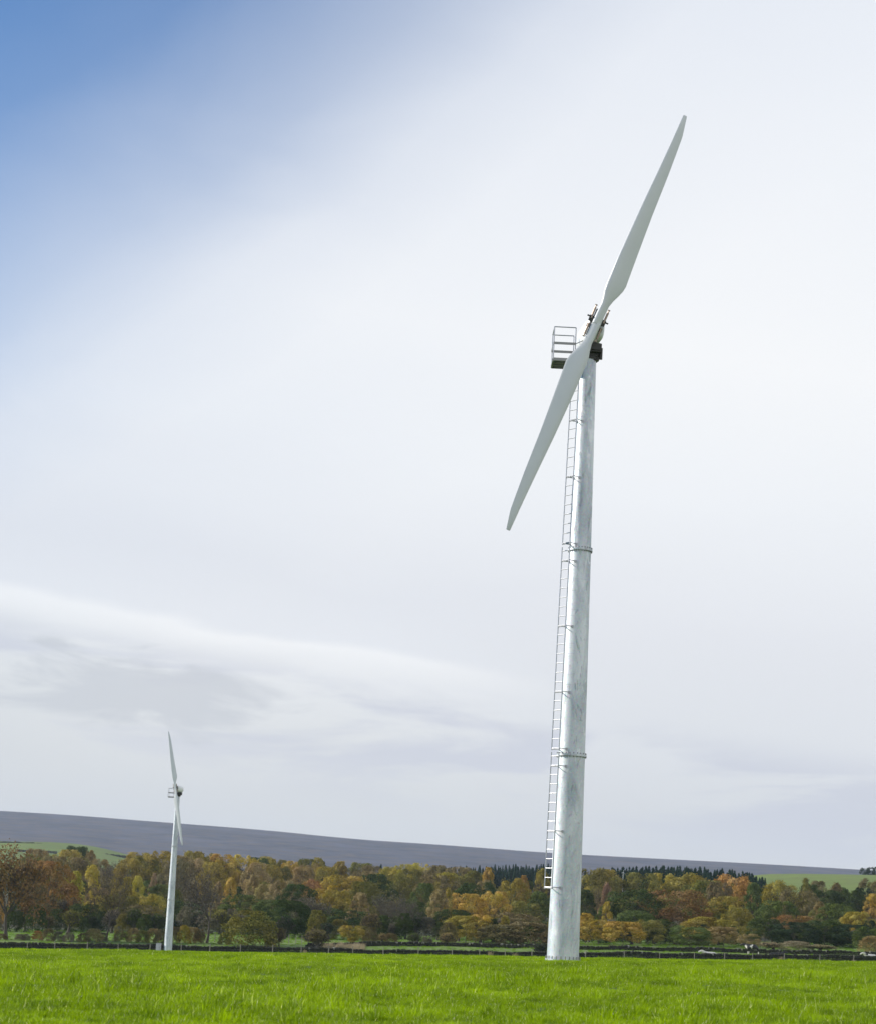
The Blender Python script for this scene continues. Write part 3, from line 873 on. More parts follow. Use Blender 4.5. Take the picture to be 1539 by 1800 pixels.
# lone trees, thorns and shrubs in the meadow
tree(22, 1487, 140, 262, 'bare0d', 'LB', 'big half-bare brown tree with a stout trunk at the left edge of the meadow')
tree(195, 1522, 92, 262, 'bare1', 'BR', 'leaning bare tree with forked limbs in the meadow left of the small turbine')
tree(372, 1523, 112, 263, 'bare2', 'GR', 'wide bare grey tree in the meadow just right of the small turbine')
tree(442, 1602, 92, 256, 'bush', 'OL', 'large rounded thorn bush with olive and orange leaves right of the small turbine')
tree(492, 1632, 22, 257, 'bush', 'BR', 'small brown bush touching the right side of the large thorn bush')
tree(558, 1634, 48, 250, 'bare4d', 'BR', 'reddish twiggy bush leaning over the stone wall', 'shrub', 'shrub')
tree(618, 1628, 44, 268, 'spread', 'OG', 'small spreading thorn with orange-green leaves on a short trunk near the wall end', 'thorn_tree')
tree(652, 1631, 27, 270, 'bush', 'BR', 'upright brown shrub right of the small spreading thorn')
tree(672, 1641, 18, 272, 'bush', 'TA', 'low tan shrub between two brown shrubs behind the second wall')
tree(688, 1641, 26, 271, 'bush', 'BR', 'rounded brown shrub behind the left part of the second wall')
tree(730, 1641, 28, 271, 'bush', 'GG', 'grey-green shrub behind the second wall below the bare grey trees')
tree(750, 1648, 22, 270, 'bush', 'GR', 'low grey twiggy shrub behind the second wall')
tree(785, 1640, 32, 270, 'bush', 'TA', 'tan shrub behind the second wall at the foot of the golden thicket')
SHR = [(4, 1648, 16, 'BR'), (35, 1645, 18, 'GR'), (46, 1643, 14, 'GR'), (66, 1637, 18, 'RU'), (86, 1633, 20, 'BR'), (104, 1638, 18, 'GR'), (122, 1639, 17, 'GR'), (148, 1641, 22, 'BR'),
       (166, 1633, 28, 'TA'), (181, 1640, 16, 'GR'), (213, 1637, 22, 'BR'), (236, 1632, 22, 'TA'), (252, 1636, 20, 'OL'), (270, 1633, 24, 'TA'), (284, 1634, 20, 'BR'),
       (309, 1630, 22, 'BR'), (325, 1627, 20, 'OG'), (341, 1631, 24, 'TA'), (352, 1634, 18, 'BR'), (396, 1640, 20, 'OL'), (478, 1648, 18, 'BR')]
SW = ['low brown hedge shrub at the left edge before the big brown tree', 'grey twiggy shrub just right of the big brown tree', 'small grey shrub between the big brown tree and the rust shrub',
      'rust-red hedge shrub, the reddest in the meadow row', 'taller brown shrub right of the rust-red hedge shrub', 'thin grey shrub right of the taller brown shrub', 'thin grey shrub left of the wide dull hedge shrub',
      'wide dull brown hedge shrub left of the leaning bare tree', 'largest tan shrub, left of the leaning bare tree trunk', 'grey shrub touching the trunk of the leaning bare tree', 'brown shrub right of the leaning bare tree trunk',
      'orange-tan shrub midway between leaning bare tree and small turbine', 'olive shrub between two tan shrubs left of the small turbine', 'tan shrub standing over the grey cabinet', 'brown shrub partly hidden by the small turbine tower',
      'brown shrub directly right of the small turbine tower', 'upright gold-green shrub right of the small turbine', 'wide tan shrub left of the wide bare grey tree', 'brown shrub against the trunk of the wide bare grey tree',
      'olive shrub right of the wide bare grey tree trunk', 'brown shrub low beneath the large thorn bush']
for (px, tp, wp, c), lb in zip(SHR, SW):
    tree(px, tp, wp * 1.15, 259 + random.uniform(-1, 3), 'bush', c, lb, 'hedge_shrub', 'shrub', 'hedge shrubs along the meadow')
tree(949, 1660, 26, 246, 'bush', 'BL', 'black-looking bramble clump behind the wall touching the left of the large tower', 'bramble', 'shrub')

# the wood: every tree that can be told apart, nearest rows first
WOOD = [
 (-8, 1574, 34, 318, 'round', 'OR', 'orange tree cut by the left edge of the picture'),
 (92, 1516, 80, 338, 'dome', 'RU', 'rust-red tree right of the big brown tree'),
 (62, 1560, 60, 330, 'round', 'BR', 'dull brown tree under the rust-red tree'),
 (118, 1545, 26, 352, 'tall', 'OG', 'short yellow-green column left of the tall twin'),
 (135, 1533, 22, 354, 'tall', 'YE', 'slim yellow column beside the rust-red tree'),
 (163, 1522, 34, 358, 'tall', 'YE', 'tall bright yellow tree behind the leaning bare tree'),
 (120, 1578, 60, 338, 'bare0d', 'GR', 'thin grey tree between rust-red and leaning tree'),
 (150, 1590, 55, 334, 'round', 'DG', 'dark green tree left of the leaning bare tree'),
 (178, 1562, 45, 362, 'round', 'PK', 'faint pink-brown tree behind the leaning trunk'),
 (225, 1543, 34, 395, 'tall', 'OG', 'yellow-green tree left of the small turbine top'),
 (243, 1541, 36, 398, 'tall', 'YE', 'yellow-topped tree left of the small tower'),
 (215, 1572, 60, 348, 'round', 'OL', 'olive tree right of the leaning bare tree'),
 (266, 1572, 50, 362, 'dome', 'OG', 'gold-brown dome left of the small tower'),
 (250, 1592, 70, 338, 'dome', 'BR', 'dark brown tree behind the hedge left of the tower'),
 (272, 1536, 26, 440, 'cone', 'PK', 'pinkish brown cone left of the small tower'),
 (285, 1556, 50, 400, 'round', 'GG', 'grey-green tree crossed by the small tower'),
 (325, 1585, 60, 345, 'round', 'DG', 'dark tree right of the small tower'),
 (384, 1551, 30, 405, 'tall', 'TA', 'tawny tree behind the wide bare tree'),
 (406, 1544, 34, 410, 'tall', 'GO', 'orange-gold tree right of the wide bare tree'),
 (447, 1539, 36, 415, 'tall', 'TA', 'upright tawny tree above the large thorn'),
 (468, 1555, 30, 408, 'round', 'TA', 'small tawny tree right of the upright one'),
 (428, 1574, 66, 365, 'dome', 'GG', 'dull green dome over the large thorn'),
 (478, 1583, 55, 352, 'round', 'GG', 'green tree right of the large thorn'),
 (395, 1600, 60, 335, 'round', 'OL', 'shadowed olive tree left of the large thorn'),
 (500, 1549, 46, 400, 'round', 'TA', 'tan tree left of the dark oak-like dome'),
 (527, 1556, 62, 385, 'dome', 'DG', 'dark dome below the small rust tree'),
 (506, 1584, 72, 305, 'round', 'DG', 'big dark green tree above the reddish bush'),
 (556, 1578, 62, 318, 'bare3d', 'GR', 'pale grey twiggy tree beside the big dark green one'),
 (548, 1546, 40, 425, 'dome', 'RU', 'small rust tree left of the golden dome'),
 (607, 1541, 86, 412, 'dome', 'GO', 'broad golden dome in mid wood'),
 (590, 1566, 50, 380, 'spread', 'OG', 'gold-brown tree under the broad golden dome'),
 (657, 1538, 66, 420, 'dome', 'DG', 'tall dark tree right of the golden dome'),
 (640, 1551, 50, 398, 'round', 'OL', 'olive tree between golden dome and dark tree'),
 (633, 1570, 46, 360, 'tall', 'TA', 'tan tree in front of the tall dark tree'),
 (606, 1598, 92, 332, 'dome', 'DG', 'wide dark thicket over the small spreading thorn'),
 (688, 1568, 70, 325, 'bare0', 'GR', 'left bare grey tree in the clearing'),
 (716, 1576, 64, 312, 'bare2', 'GR', 'right bare grey tree in the clearing'),
 (680, 1610, 60, 318, 'round', 'DG', 'dark bush-like tree below the clearing'),
 (745, 1554, 42, 388, 'round', 'GG', 'bright leafy green tree right of the bare pair'),
 (772, 1565, 48, 340, 'tall', 'TA', 'tall tan birch-like tree with bare stem'),
 (788, 1562, 30, 348, 'cone', 'OG', 'narrow gold tree beside the tan birch-like one'),
 (818, 1572, 60, 352, 'spread', 'GO', 'slanting orange-gold tree mid wood'),
 (838, 1551, 66, 420, 'dome', 'DG', 'dark dome above the slanting gold tree'),
 (871, 1568, 46, 372, 'round', 'GO', 'rounded pale gold tree left of the ladder'),
 (858, 1526, 32, 470, 'tall', 'GO', 'orange-topped spire against the conifers'),
 (905, 1545, 46, 450, 'round', 'OG', 'olive-gold tree left of the orange spot'),
 (920, 1540, 22, 455, 'tall', 'OR', 'small bright orange tree left of the ladder'),
 (952, 1528, 44, 448, 'tall', 'OG', 'tall yellow-green tree behind the ladder foot'),
 (945, 1568, 60, 385, 'tall', 'GG', 'leafy green tree left of the large tower'),
 (918, 1585, 60, 378, 'round', 'OL', 'olive tree left of the large tower'),
 (820, 1611, 62, 296, 'round', 'OG', 'golden-brown thicket tree behind second wall'),
 (848, 1609, 46, 298, 'round', 'GO', 'orange-brown round thicket tree'),
 (888, 1610, 30, 300, 'tall', 'OG', 'narrow golden tree in the brown thicket'),
 (878, 1626, 70, 293, 'bush', 'BR', 'brown thicket left half beside the tower'),
 (930, 1622, 84, 294, 'bush', 'BR', 'brown thicket right half beside the tower'),
 (900, 1605, 90, 322, 'dome', 'BR', 'dull brown tree over the thicket'),
 (800, 1600, 60, 318, 'round', 'DG', 'dark tree behind the golden-brown thicket'),
 (1035, 1526, 72, 430, 'dome', 'OL', 'olive-brown tree right of the tower head of the wood'),
 (1062, 1530, 56, 445, 'dome', 'OG', 'yellow-topped tree right of the large tower'),
 (1066, 1552, 34, 372, 'cone', 'PK', 'pinkish cone-shaped tree right of the large tower'),
 (1028, 1565, 56, 378, 'tall', 'DG', 'dark green tree hugging the large tower'),
 (1112, 1563, 86, 352, 'dome', 'DG', 'big dark green dome right of the pinkish cone'),
 (1066, 1586, 20, 345, 'tall', 'GO', 'little orange tree under the pinkish cone'),
 (1184, 1564, 104, 356, 'dome', 'RU', 'broad rust-brown tree in the right wood'),
 (1128, 1536, 66, 432, 'dome', 'OL', 'dull olive dome under the conifers'),
 (1096, 1543, 40, 430, 'dome', 'OL', 'olive treetop hiding the foot of the tiny mast'),
 (1168, 1537, 54, 440, 'round', 'OG', 'yellow-olive tree left of the yellow dome'),
 (1205, 1535, 78, 436, 'dome', 'OG', 'large yellow-olive dome below the conifers'),
 (1238, 1549, 72, 410, 'dome', 'OL', 'grey-olive dome behind the broad rust tree'),
 (1288, 1538, 74, 420, 'dome', 'OR', 'rusty orange dome at the conifers edge'),
 (1262, 1552, 40, 405, 'round', 'BR', 'brown tree left of the rusty orange dome'),
 (1030, 1606, 50, 306, 'tall', 'GO', 'orange-gold tree at the right foot of the tower'),
 (1052, 1618, 56, 300, 'round', 'OG', 'olive-gold tree left of the golden round tree'),
 (1096, 1621, 66, 296, 'round', 'GO', 'golden round tree at the wall'),
 (1140, 1618, 50, 302, 'round', 'OL', 'dark olive tree right of the golden round tree'),
 (1162, 1616, 60, 308, 'dome', 'DG', 'dark tree between the golden and the green tree'),
 (1120, 1602, 60, 318, 'round', 'GG', 'grey-green tree above the golden round tree'),
 (1212, 1628, 62, 293, 'dome', 'GG', 'rounded green tree at the wall left of the cows'),
 (1246, 1613, 78, 302, 'round', 'OG', 'golden-olive tree above the white cow'),
 (1272, 1630, 50, 296, 'round', 'TA', 'tan tree behind the white cow'),
 (1276, 1577, 64, 360, 'dome', 'OG', 'brown-gold dome right of the broad rust tree'),
 (1296, 1597, 46, 330, 'round', 'OG', 'olive-gold tree above the standing cow'),
 (1325, 1553, 48, 388, 'tall', 'GG', 'grey-green tree below the conifers end'),
 (1374, 1549, 62, 400, 'dome', 'OG', 'olive-gold dome at the pasture edge'),
 (1416, 1545, 42, 415, 'cone', 'OL', 'dull pointed tree against the right pasture'),
 (1404, 1562, 66, 385, 'dome', 'BR', 'brown tree under the dull pointed one'),
 (1370, 1585, 64, 345, 'dome', 'GG', 'green dome with tan top above the small rust tree'),
 (1440, 1586, 34, 352, 'tall', 'TA', 'tawny spire in the right wood'),
 (1472, 1590, 62, 345, 'dome', 'GG', 'leafy green dome right of the tawny spire'),
 (1508, 1604, 50, 338, 'round', 'OG', 'yellow-green tree near the right edge'),
 (1392, 1610, 62, 325, 'spread', 'RU', 'small wide rust tree among dark trees'),
 (1345, 1616, 56, 318, 'round', 'DG', 'dark green tree above the standing cow'),
 (1395, 1622, 74, 306, 'dome', 'BL', 'wide blackish-green tree under the small rust tree'),
 (1450, 1618, 78, 310, 'dome', 'DG', 'wide dark green tree right of the blackish one'),
 (1496, 1626, 62, 306, 'dome', 'BL', 'dark tree left of the right-edge tree'),
 (1532, 1630, 56, 292, 'dome', 'GG', 'grey-green tree cut by the right edge'),
 (1530, 1646, 34, 284, 'bush', 'TA', 'brown bush in front of the right-edge tree'),
 (1318, 1642, 36, 290, 'round', 'TA', 'small orange-brown tree just behind the standing cow'),
 (1360, 1657, 44, 284, 'bush', 'ST', 'straw-coloured bush right of the standing cow'),
 (1400, 1655, 50, 285, 'bush', 'ST', 'wide straw-coloured bush behind the lying cow'),
 (1440, 1661, 50, 283, 'bush', 'ST', 'lowest straw-coloured bush, right of the wide one'),
 # back of the wood, left half
 (65, 1494, 40, 570, 'round', 'TA', 'small tawny treetop behind the big brown tree'),
 (88, 1505, 46, 545, 'round', 'OL', 'olive treetop right of the small tawny one'),
 (118, 1495, 52, 560, 'dome', 'OG', 'gold-olive treetop left of the dark treetop'),
 (136, 1489, 34, 600, 'round', 'DG', 'dark treetop sticking up against the green hill'),
 (160, 1496, 32, 560, 'tall', 'TA', 'tawny treetop right of the dark treetop'),
 (122, 1508, 66, 500, 'dome', 'BR', 'brown dome below the gold-olive treetop'),
 (196, 1516, 62, 520, 'bare3d', 'GR', 'thin grey-brown trees below the green hill'),
 (245, 1500, 52, 540, 'dome', 'OG', 'yellow-olive treetop left of the small tower'),
 (282, 1497, 62, 530, 'dome', 'OG', 'wide yellow-olive treetop behind the small tower'),
 (338, 1498, 56, 535, 'round', 'OG', 'olive-gold treetop right of the small tower'),
 (362, 1501, 40, 545, 'round', 'OL', 'olive treetop above the wide bare tree'),
 (391, 1503, 50, 540, 'dome', 'GO', 'pale gold treetop right of the wide bare tree'),
 (430, 1504, 54, 545, 'dome', 'YE', 'yellow treetop above the large thorn'),
 (455, 1509, 34, 560, 'round', 'GG', 'dark green treetop right of the yellow one'),
 (472, 1507, 36, 580, 'round', 'OG', 'gold treetop right of the green one'),
 (495, 1513, 34, 570, 'round', 'OL', 'small olive treetop mid left'),
 (516, 1515, 40, 560, 'dome', 'GO', 'orange-gold treetop above the dark dome'),
 (541, 1511, 36, 570, 'round', 'OL', 'olive treetop beside the gold-brown one'),
 (560, 1509, 42, 565, 'tall', 'OG', 'gold-brown treetop above the small rust tree'),
 (599, 1515, 44, 550, 'tall', 'OG', 'tall pale gold treetop above the golden dome'),
 (635, 1518, 46, 560, 'round', 'OL', 'grey-olive treetop above the tall dark tree'),
 (655, 1523, 40, 540, 'round', 'BR', 'brown treetop right of the grey-olive one'),
 (682, 1525, 44, 530, 'round', 'OG', 'gold treetop above the bare pair'),
 (716, 1521, 56, 520, 'dome', 'YE', 'long yellow treetop right of the gold one'),
 (742, 1519, 46, 530, 'dome', 'YE', 'second yellow treetop right of the long one'),
 (702, 1536, 60, 470, 'dome', 'OL', 'brown-olive dome below the long yellow treetop'),
 (775, 1523, 54, 510, 'dome', 'BR', 'dull brown treetop left of the grey-tan one'),
 (808, 1526, 60, 500, 'dome', 'TA', 'grey-tan treetop in front of the conifers'),
 (835, 1532, 44, 495, 'round', 'OL', 'olive treetop left of the orange spire'),
 (770, 1540, 70, 455, 'dome', 'BR', 'brown dome above the tan birch-like tree'),
 # right-hand back
 (1440, 1550, 40, 470, 'round', 'BR', 'brown thorn treetop on the right pasture edge'),
 (1470, 1552, 44, 475, 'cone', 'BR', 'brown pointed treetop on the right pasture edge'),
 (1450, 1566, 56, 420, 'round', 'DG', 'dark hedge-like tree left of the yellow one'),
 (1490, 1566, 58, 420, 'round', 'DG', 'dark hedge-like tree below the right pasture'),
 (1532, 1545, 46, 480, 'dome', 'BR', 'brown treetop at the right edge'),
 (1516, 1562, 34, 450, 'round', 'BL', 'blue-green dark tree at the right edge'),
 (1532, 1572, 40, 410, 'tall', 'GO', 'golden tree glowing at the right edge'),
]
ADJ = {'DG': 'dark green', 'OL': 'dull olive', 'BR': 'dark brown', 'GG': 'grey-green'}
FILL = ['DG', 'OL', 'GG', 'OL', 'DG', 'BR']
for k, (px, tp, wp, Y, kd, c, short) in enumerate(WOOD):
    tree(px, tp, wp * 1.16, Y, kd, c, short + ', in the autumn wood')
    if Y >= 485:
        for q in (-1, 1):
            fc = ['OL', 'BR', 'TA', 'OG'][(k + q) % 4]
            tree(px + q * random.uniform(.3, .6) * wp, tp + random.uniform(8, 16), wp, Y + random.uniform(-30, 25), 'dome', fc,
                 {'OL': 'dull olive', 'BR': 'brown', 'TA': 'tan', 'OG': 'gold-olive'}[fc] + ' tree low on the ' + ('left' if q < 0 else 'right') + ' of the ' + short)
    # a shadowed neighbour filling the wood just behind it
    if kd != 'bush' and Y < 520:
        fc = FILL[k % len(FILL)]
        tree(px + random.uniform(-.45, .45) * wp, tp + random.uniform(7, 17), wp * random.uniform(.8, 1.05), Y + random.uniform(18, 40), 'bare3d' if fc == 'BR' and k % 2 else random.choice(['dome', 'round']), fc,
             ADJ[fc] + ' tree behind the ' + short)
# undergrowth along the front of the wood
NEAR = [w_ for w_ in WOOD if w_[3] < 400]
seen = set()
for px in range(-10, 1560, 19):
    Yb = 318 + random.uniform(-8, 10) if px < 480 else 300 + random.uniform(-8, 10) if px < 1000 else 312 + random.uniform(-8, 6)
    if 640 < px < 780: Yb += 12
    if 1296 < px < 1350: continue
    b_ = at(px, 0, Yb); zb = float(ground_z(b_[0], Yb))
    cand = sorted(NEAR, key=lambda w_: abs(w_[0] - px))
    c = random.choice(['DG', 'BR', 'DG', 'GR', 'OL', 'BL'])
    word = {'DG': 'dark green', 'BR': 'brown', 'GR': 'grey', 'OL': 'olive', 'BL': 'blackish'}[c]
    for w_ in cand:
        lab = f"low {word} bush at the foot of the {w_[6]}"
        if lab not in seen and len(lab.split()) <= 16: break
    seen.add(lab)
    h_px = random.uniform(2.0, 4.2) * FPX / Yb
    # pixel row of the ground there
    v = np.array([b_[0], Yb, zb]) - CAM; py = CY - FPX * (v @ _u) / (v @ _f)
    tree(px, py - h_px, random.uniform(28, 42), Yb, 'bush', c, lab, 'undergrowth_bush', 'shrub', 'undergrowth along the front of the wood')


# conifer plantation on the skyline
def conifer_mesh(seed):
    r_ = np.random.default_rng(seed); V, F = [], []
    for k in range(13):
        z = .10 + .86 * k / 12; rad = .5 * (1 - (z - .1) / .93) ** .85 + .015
        n = 9
        for q in range(n):
            a = 2 * math.pi * (q + r_.uniform(-.3, .3)) / n + k; l = rad * r_.uniform(.75, 1.12); wd = l * .42 + .02
            c, s_ = math.cos(a), math.sin(a); o = len(V)
            V += [(0, 0, z + .05), (c * l * .6 - s_ * wd, s_ * l * .6 + c * wd, z - .02), (c * l, s_ * l, z - .055 * r_.uniform(.5, 1.4)), (c * l * .6 + s_ * wd, s_ * l * .6 - c * wd, z - .02)]
            F.append((o, o + 1, o + 2, o + 3))
    o = len(V)
    V += [(-.012, 0, 0), (.012, 0, 0), (0, .012, 0), (0, 0, 1.0)]
    V = np.array(V); F += [(o, o + 1, o + 3, o + 3)][:0]
    me = quick_mesh('conifer', V[:o], np.array(F), [MAT['leaf']]); tint_attr(me, r_.random(len(F))); return me


CON = [conifer_mesh(900 + j) for j in range(4)]


def conifer(px, top, Y, label, group):
    P0 = at(px, top, Y); z0 = float(ground_z(P0[0], Y)); H = P0[2] - z0
    o = thing('conifer', label, 'conifer', (P0[0], Y, z0), random.uniform(0, 6.28), group, CON[random.randrange(4)])
    o.scale = ((max(3.2, H * .5) * random.uniform(.8, 1.35),) * 2) + (H,); c = vary((.020, .042, .024)); o.color = c


LC = 'dark blue-green conifer of the plantation on the skyline left of the large tower'
for row in range(3):
    for px in np.arange(735, 972, 4.4):
        top = float(np.interp(px, [735, 780, 860, 960], [1533, 1526, 1522, 1521])) + row * 4.5 + random.uniform(-3.5, 4.5)
        conifer(px + random.uniform(-2, 2), top, 790 - row * 34 + random.uniform(-8, 8), LC, 'conifers left of the large tower')
LC2 = 'dark conifer of the plantation on the skyline right of the large tower, below the moor'
for row in range(3):
    for px in np.arange(1050, 1346 - row * 2, 4.4):
        top = float(np.interp(px, [1050, 1100, 1200, 1260, 1320, 1345], [1527, 1524, 1523.5, 1527, 1534, 1545])) + row * 4.0 + random.uniform(-2.5, 4)
        conifer(px + random.uniform(-4, 4), top, 640 - row * 26 + random.uniform(-8, 8), LC2, 'conifers right of the large tower')
for px, tp in [(482, 1513), (570, 1514), (590, 1517), (670, 1519), (668, 1523), (1015, 1524), (1028, 1527)]:
    conifer(px, tp, 640, {482: 'lone dark conifer poking above the wood by the gold treetop', 570: 'thin dark conifer left of the tall pale gold treetop', 590: 'small conifer beside the tall pale gold treetop',
            670: 'lone conifer spire right of the grey-olive treetop', 668: 'shorter conifer beside the lone conifer spire', 1015: 'lone conifer just right of the large tower', 1028: 'second lone conifer right of the large tower'}[px], 'lone conifers above the wood')
for k, px in enumerate((1520, 1530, 1541)):
    P0 = at(px, 1527 + 1.5 * (k == 0), 880); zr = at(px, 1541, 880)[2]
    o = thing('tree', ['left', 'middle', 'right'][k] + 'most dark tree of the clump on top of the right pasture', 'tree', (P0[0], 880, zr), k, 'dark trees on top of the right pasture')
    cr = link('crown', CROWN['dome'][k], o); cr.scale = (14 * .25 + 1.2, 3.6, P0[2] - zr + .6); cr.color = vary(PAL['BL'])
    t = link('trunk', TRUNK[k], o); t.scale = (2.5, 2.5, 2.8)

# ------------------------------------------------------------------ small mast beyond the wood
mp = at(1094, 1545, 520); mz = float(ground_z(mp[0], 520))
o = thing('mast', 'tiny pale mast standing in front of the conifers right of the large tower', 'mast', (mp[0], 520, mz))
htop = at(1094, 1534, 520)[2] - mz
b = MB(); b.tube((0, 0, 0), (0, 0, htop), .06, .05, n=8); link('pole', b.mesh('pole', MAT['nacelle']), o)
b = MB(); b.box((0, 0, htop), (.25, .4, .2))
for a in (.2, 2.3, 4.4): b.box((math.sin(a) * .28, -.3, htop + math.cos(a) * .28), (.06, .04, .56), np.array([[math.cos(a), 0, math.sin(a)], [0, 1, 0], [-math.sin(a), 0, math.cos(a)]]))
link('rotor_head', b.mesh('rotor_head', MAT['nacelle']), o)

# ------------------------------------------------------------------ cabinet and slab by the small turbine
cp = at(278.6, 1668, 229); cz = float(ground_z(cp[0], 229))
cab = thing('electrical_cabinet', 'pale grey electrical cabinet on legs beside the foot of the small turbine', 'cabinet', (cp[0], 229, cz), R(-18))
b = MB(); b.box((0, 0, .56), (.52, .3, .84)); b.box((0, 0, .995), (.58, .36, .03)); link('body', b.mesh('body', MAT['cabinet']), cab)
b = MB(); b.box((0, -.16, .56), (.46, .02, .76)); dr = link('door', b.mesh('door', MAT['cabinet']), cab)
b = MB(); b.box((.18, -.18, .58), (.03, .02, .12)); link('handle', b.mesh('handle', MAT['dark']), dr)
for x in (-.2, .2):
    b = MB(); b.box((x, 0, .07), (.06, .2, .14)); link('leg', b.mesh('leg', MAT['deck']), cab)
sp = at(161, 1667.5, 231); sz = float(ground_z(sp[0], 231))
bm = bmesh.new(); bmesh.ops.create_cube(bm, size=1)
for v in bm.verts: v.co.x *= 1.25; v.co.y *= .6; v.co.z *= .24; v.co += Vector((random.uniform(-.05, .05), random.uniform(-.04, .04), random.uniform(-.03, .03)))
bmesh.ops.bevel(bm, geom=bm.edges[:], offset=.035, segments=2, affect='EDGES')
me = bpy.data.meshes.new('stone_slab'); bm.to_mesh(me); bm.free(); me.materials.append(MAT['slab'])
o = thing('stone_slab', 'pale flat stone slab lying in the grass against the long wall', 'stone', (sp[0], 231, sz + .16), .1, None, me); o.rotation_euler = (R(8), R(4), .1)


# ------------------------------------------------------------------ cows
def skin_mesh(name, verts, edges, root, mat, sub=2):
    me = bpy.data.meshes.new(name); me.from_pydata([v[:3] for v in verts], edges, []); me.update()
    o = bpy.data.objects.new(name, me); COL.objects.link(o)
    sk = o.modifiers.new('skin', 'SKIN'); sk.use_smooth_shade = True
    for i, v in enumerate(verts):
        r_ = v[3] if isinstance(v[3], tuple) else (v[3], v[3]); me.skin_vertices[0].data[i].radius = r_
        me.skin_vertices[0].data[i].use_root = (i == root)
    s = o.modifiers.new('sub', 'SUBSURF'); s.levels = sub; s.render_levels = sub
    dg = bpy.context.evaluated_depsgraph_get(); dg.update()
    m2 = bpy.data.meshes.new_from_object(o.evaluated_get(dg)); m2.name = name
    bpy.data.objects.remove(o); m2.materials.clear(); m2.materials.append(mat)
    m2.polygons.foreach_set('use_smooth', np.ones(len(m2.polygons), dtype=bool))
    return m2


def cow_mesh(pose):
    zb = 1.12 if pose != 'lying' else .50
    hz = dict(standing=1.42, grazing=.35, lying=.95)[pose]
    V = [(0, 0, zb - .02, (.36, .36)), (-.5, 0, zb + .02, (.33, .35)), (.45, 0, zb, (.37, .37)), (.85, 0, zb + .06, (.27, .3)), (-.85, 0, zb + .06, (.24, .33))]
    E = [(0, 1), (1, 4), (0, 2), (2, 3)]
    nx = -1.2 if pose != 'grazing' else -1.15
    V += [(nx, 0, (zb + hz) / 2 + .12, (.15, .21)), (-1.48, 0, hz, (.13, .15)), (-1.75, 0, hz - .14, (.095, .10)), (-1.9, 0, hz - .21, (.08, .075))]
    E += [(4, 5), (5, 6), (6, 7), (7, 8)]
    for x, root, front in ((-.62, 1, 1), (.78, 3, 0)):
        for s_ in (-1, 1):
            o = len(V)
            if pose == 'lying':
                V += [(x + .05, s_ * .30, .38, .13), (x - .22 if front else x - .3, s_ * .40, .12, .07), (x + .15, s_ * .42, .07, .05)]
                E += [(root, o), (o, o + 1), (o + 1, o + 2)]
            else:
                st = random.uniform(-.06, .06)
                if front: V += [(x, s_ * .2, .8, (.13, .12)), (x + .02 + st, s_ * .21, .45, .062), (x + st, s_ * .21, .1, .048), (x - .03 + st, s_ * .21, .02, .065)]
                else: V += [(x, s_ * .21, .85, (.16, .15)), (x + .1 + st, s_ * .22, .5, .068), (x + .04 + st, s_ * .22, .1, .05), (x + st, s_ * .22, .02, .065)]
                E += [(root, o), (o, o + 1), (o + 1, o + 2), (o + 2, o + 3)]
    me = skin_mesh('cow_body', V, E, 0, MAT['cow'])
    return me, hz


COWM = {}


def cow(px, Y, pose, face, thr, label):
    if pose not in COWM: COWM[pose] = cow_mesh(pose)
    me, hz = COWM[pose]; X = at(px, 1670, Y)[0]; z = float(ground_z(X, Y))
    o = thing('cow', label, 'cow', (X, Y, z), face, 'cows lying and standing behind the long wall'); o.scale = (.9,) * 3
    bd = link('body', me, o); bd.color = (thr, thr, thr, 1)
    zb = 1.12 if pose != 'lying' else .50
    for s_ in (-1, 1):
        b = MB(); b.tube((-1.4, s_ * .1, hz + .07), (-1.34, s_ * .28, hz + .04), .05, .015, n=6); e = link('ear', b.mesh('ear', MAT['cow'], True), o); e.color = (thr,) * 3 + (1,)
    b = MB(); b.tube((1.06, 0, zb + .25), (1.14, .02, zb - .1), .035, .025, n=6); b.tube((1.14, .02, zb - .1), (1.13, .03, max(.08, zb - .62)), .025, .045, n=6)
    tl = link('tail', b.mesh('tail', MAT['cow'], True), o); tl.color = (thr,) * 3 + (1,)
    return o


cow(1322, 259, 'standing', R(-20), .655, 'mostly black cow with white patches standing behind the long wall')
cow(1250, 248.5, 'lying', R(8), .33, 'white cow with dark spots lying left of the standing black cow')
cow(1361, 248.5, 'lying', R(176), .62, 'black cow with a white face lying right of the standing cow')
cow(1532, 248.5, 'lying', R(20), .34, 'pale cow lying behind the wall at the right edge')


# ------------------------------------------------------------------ dry grass tufts along the wall
def tuft_mesh(seed, n, h, spread):
    r_ = np.random.default_rng(seed); V, F = [], []
    for _ in range(n):
        a = r_.uniform(0, 6.28); rr = spread * r_.uniform(0, 1); x, y = rr * math.cos(a), rr * math.sin(a)
        l = h * r_.uniform(.5, 1); ln = r_.uniform(.05, .5) * l; b_ = r_.uniform(0, 6.28); wd = .012; c, s_ = math.cos(b_ + 1.57) * wd, math.sin(b_ + 1.57) * wd; o = len(V)
        V += [(x - c, y - s_, 0), (x + c, y + s_, 0), (x + c * .7 + math.cos(b_) * ln * .4, y + s_ * .7 + math.sin(b_) * ln * .4, l * .6),
              (x - c * .7 + math.cos(b_) * ln * .4, y - s_ * .7 + math.sin(b_) * ln * .4, l * .6), (x + math.cos(b_) * ln, y + math.sin(b_) * ln, l)]
        F += [(o, o + 1, o + 2, o + 3), (o + 3, o + 2, o + 4)]
    return quick_mesh('dry_grass_tuft', V, F, [MAT['straw']])


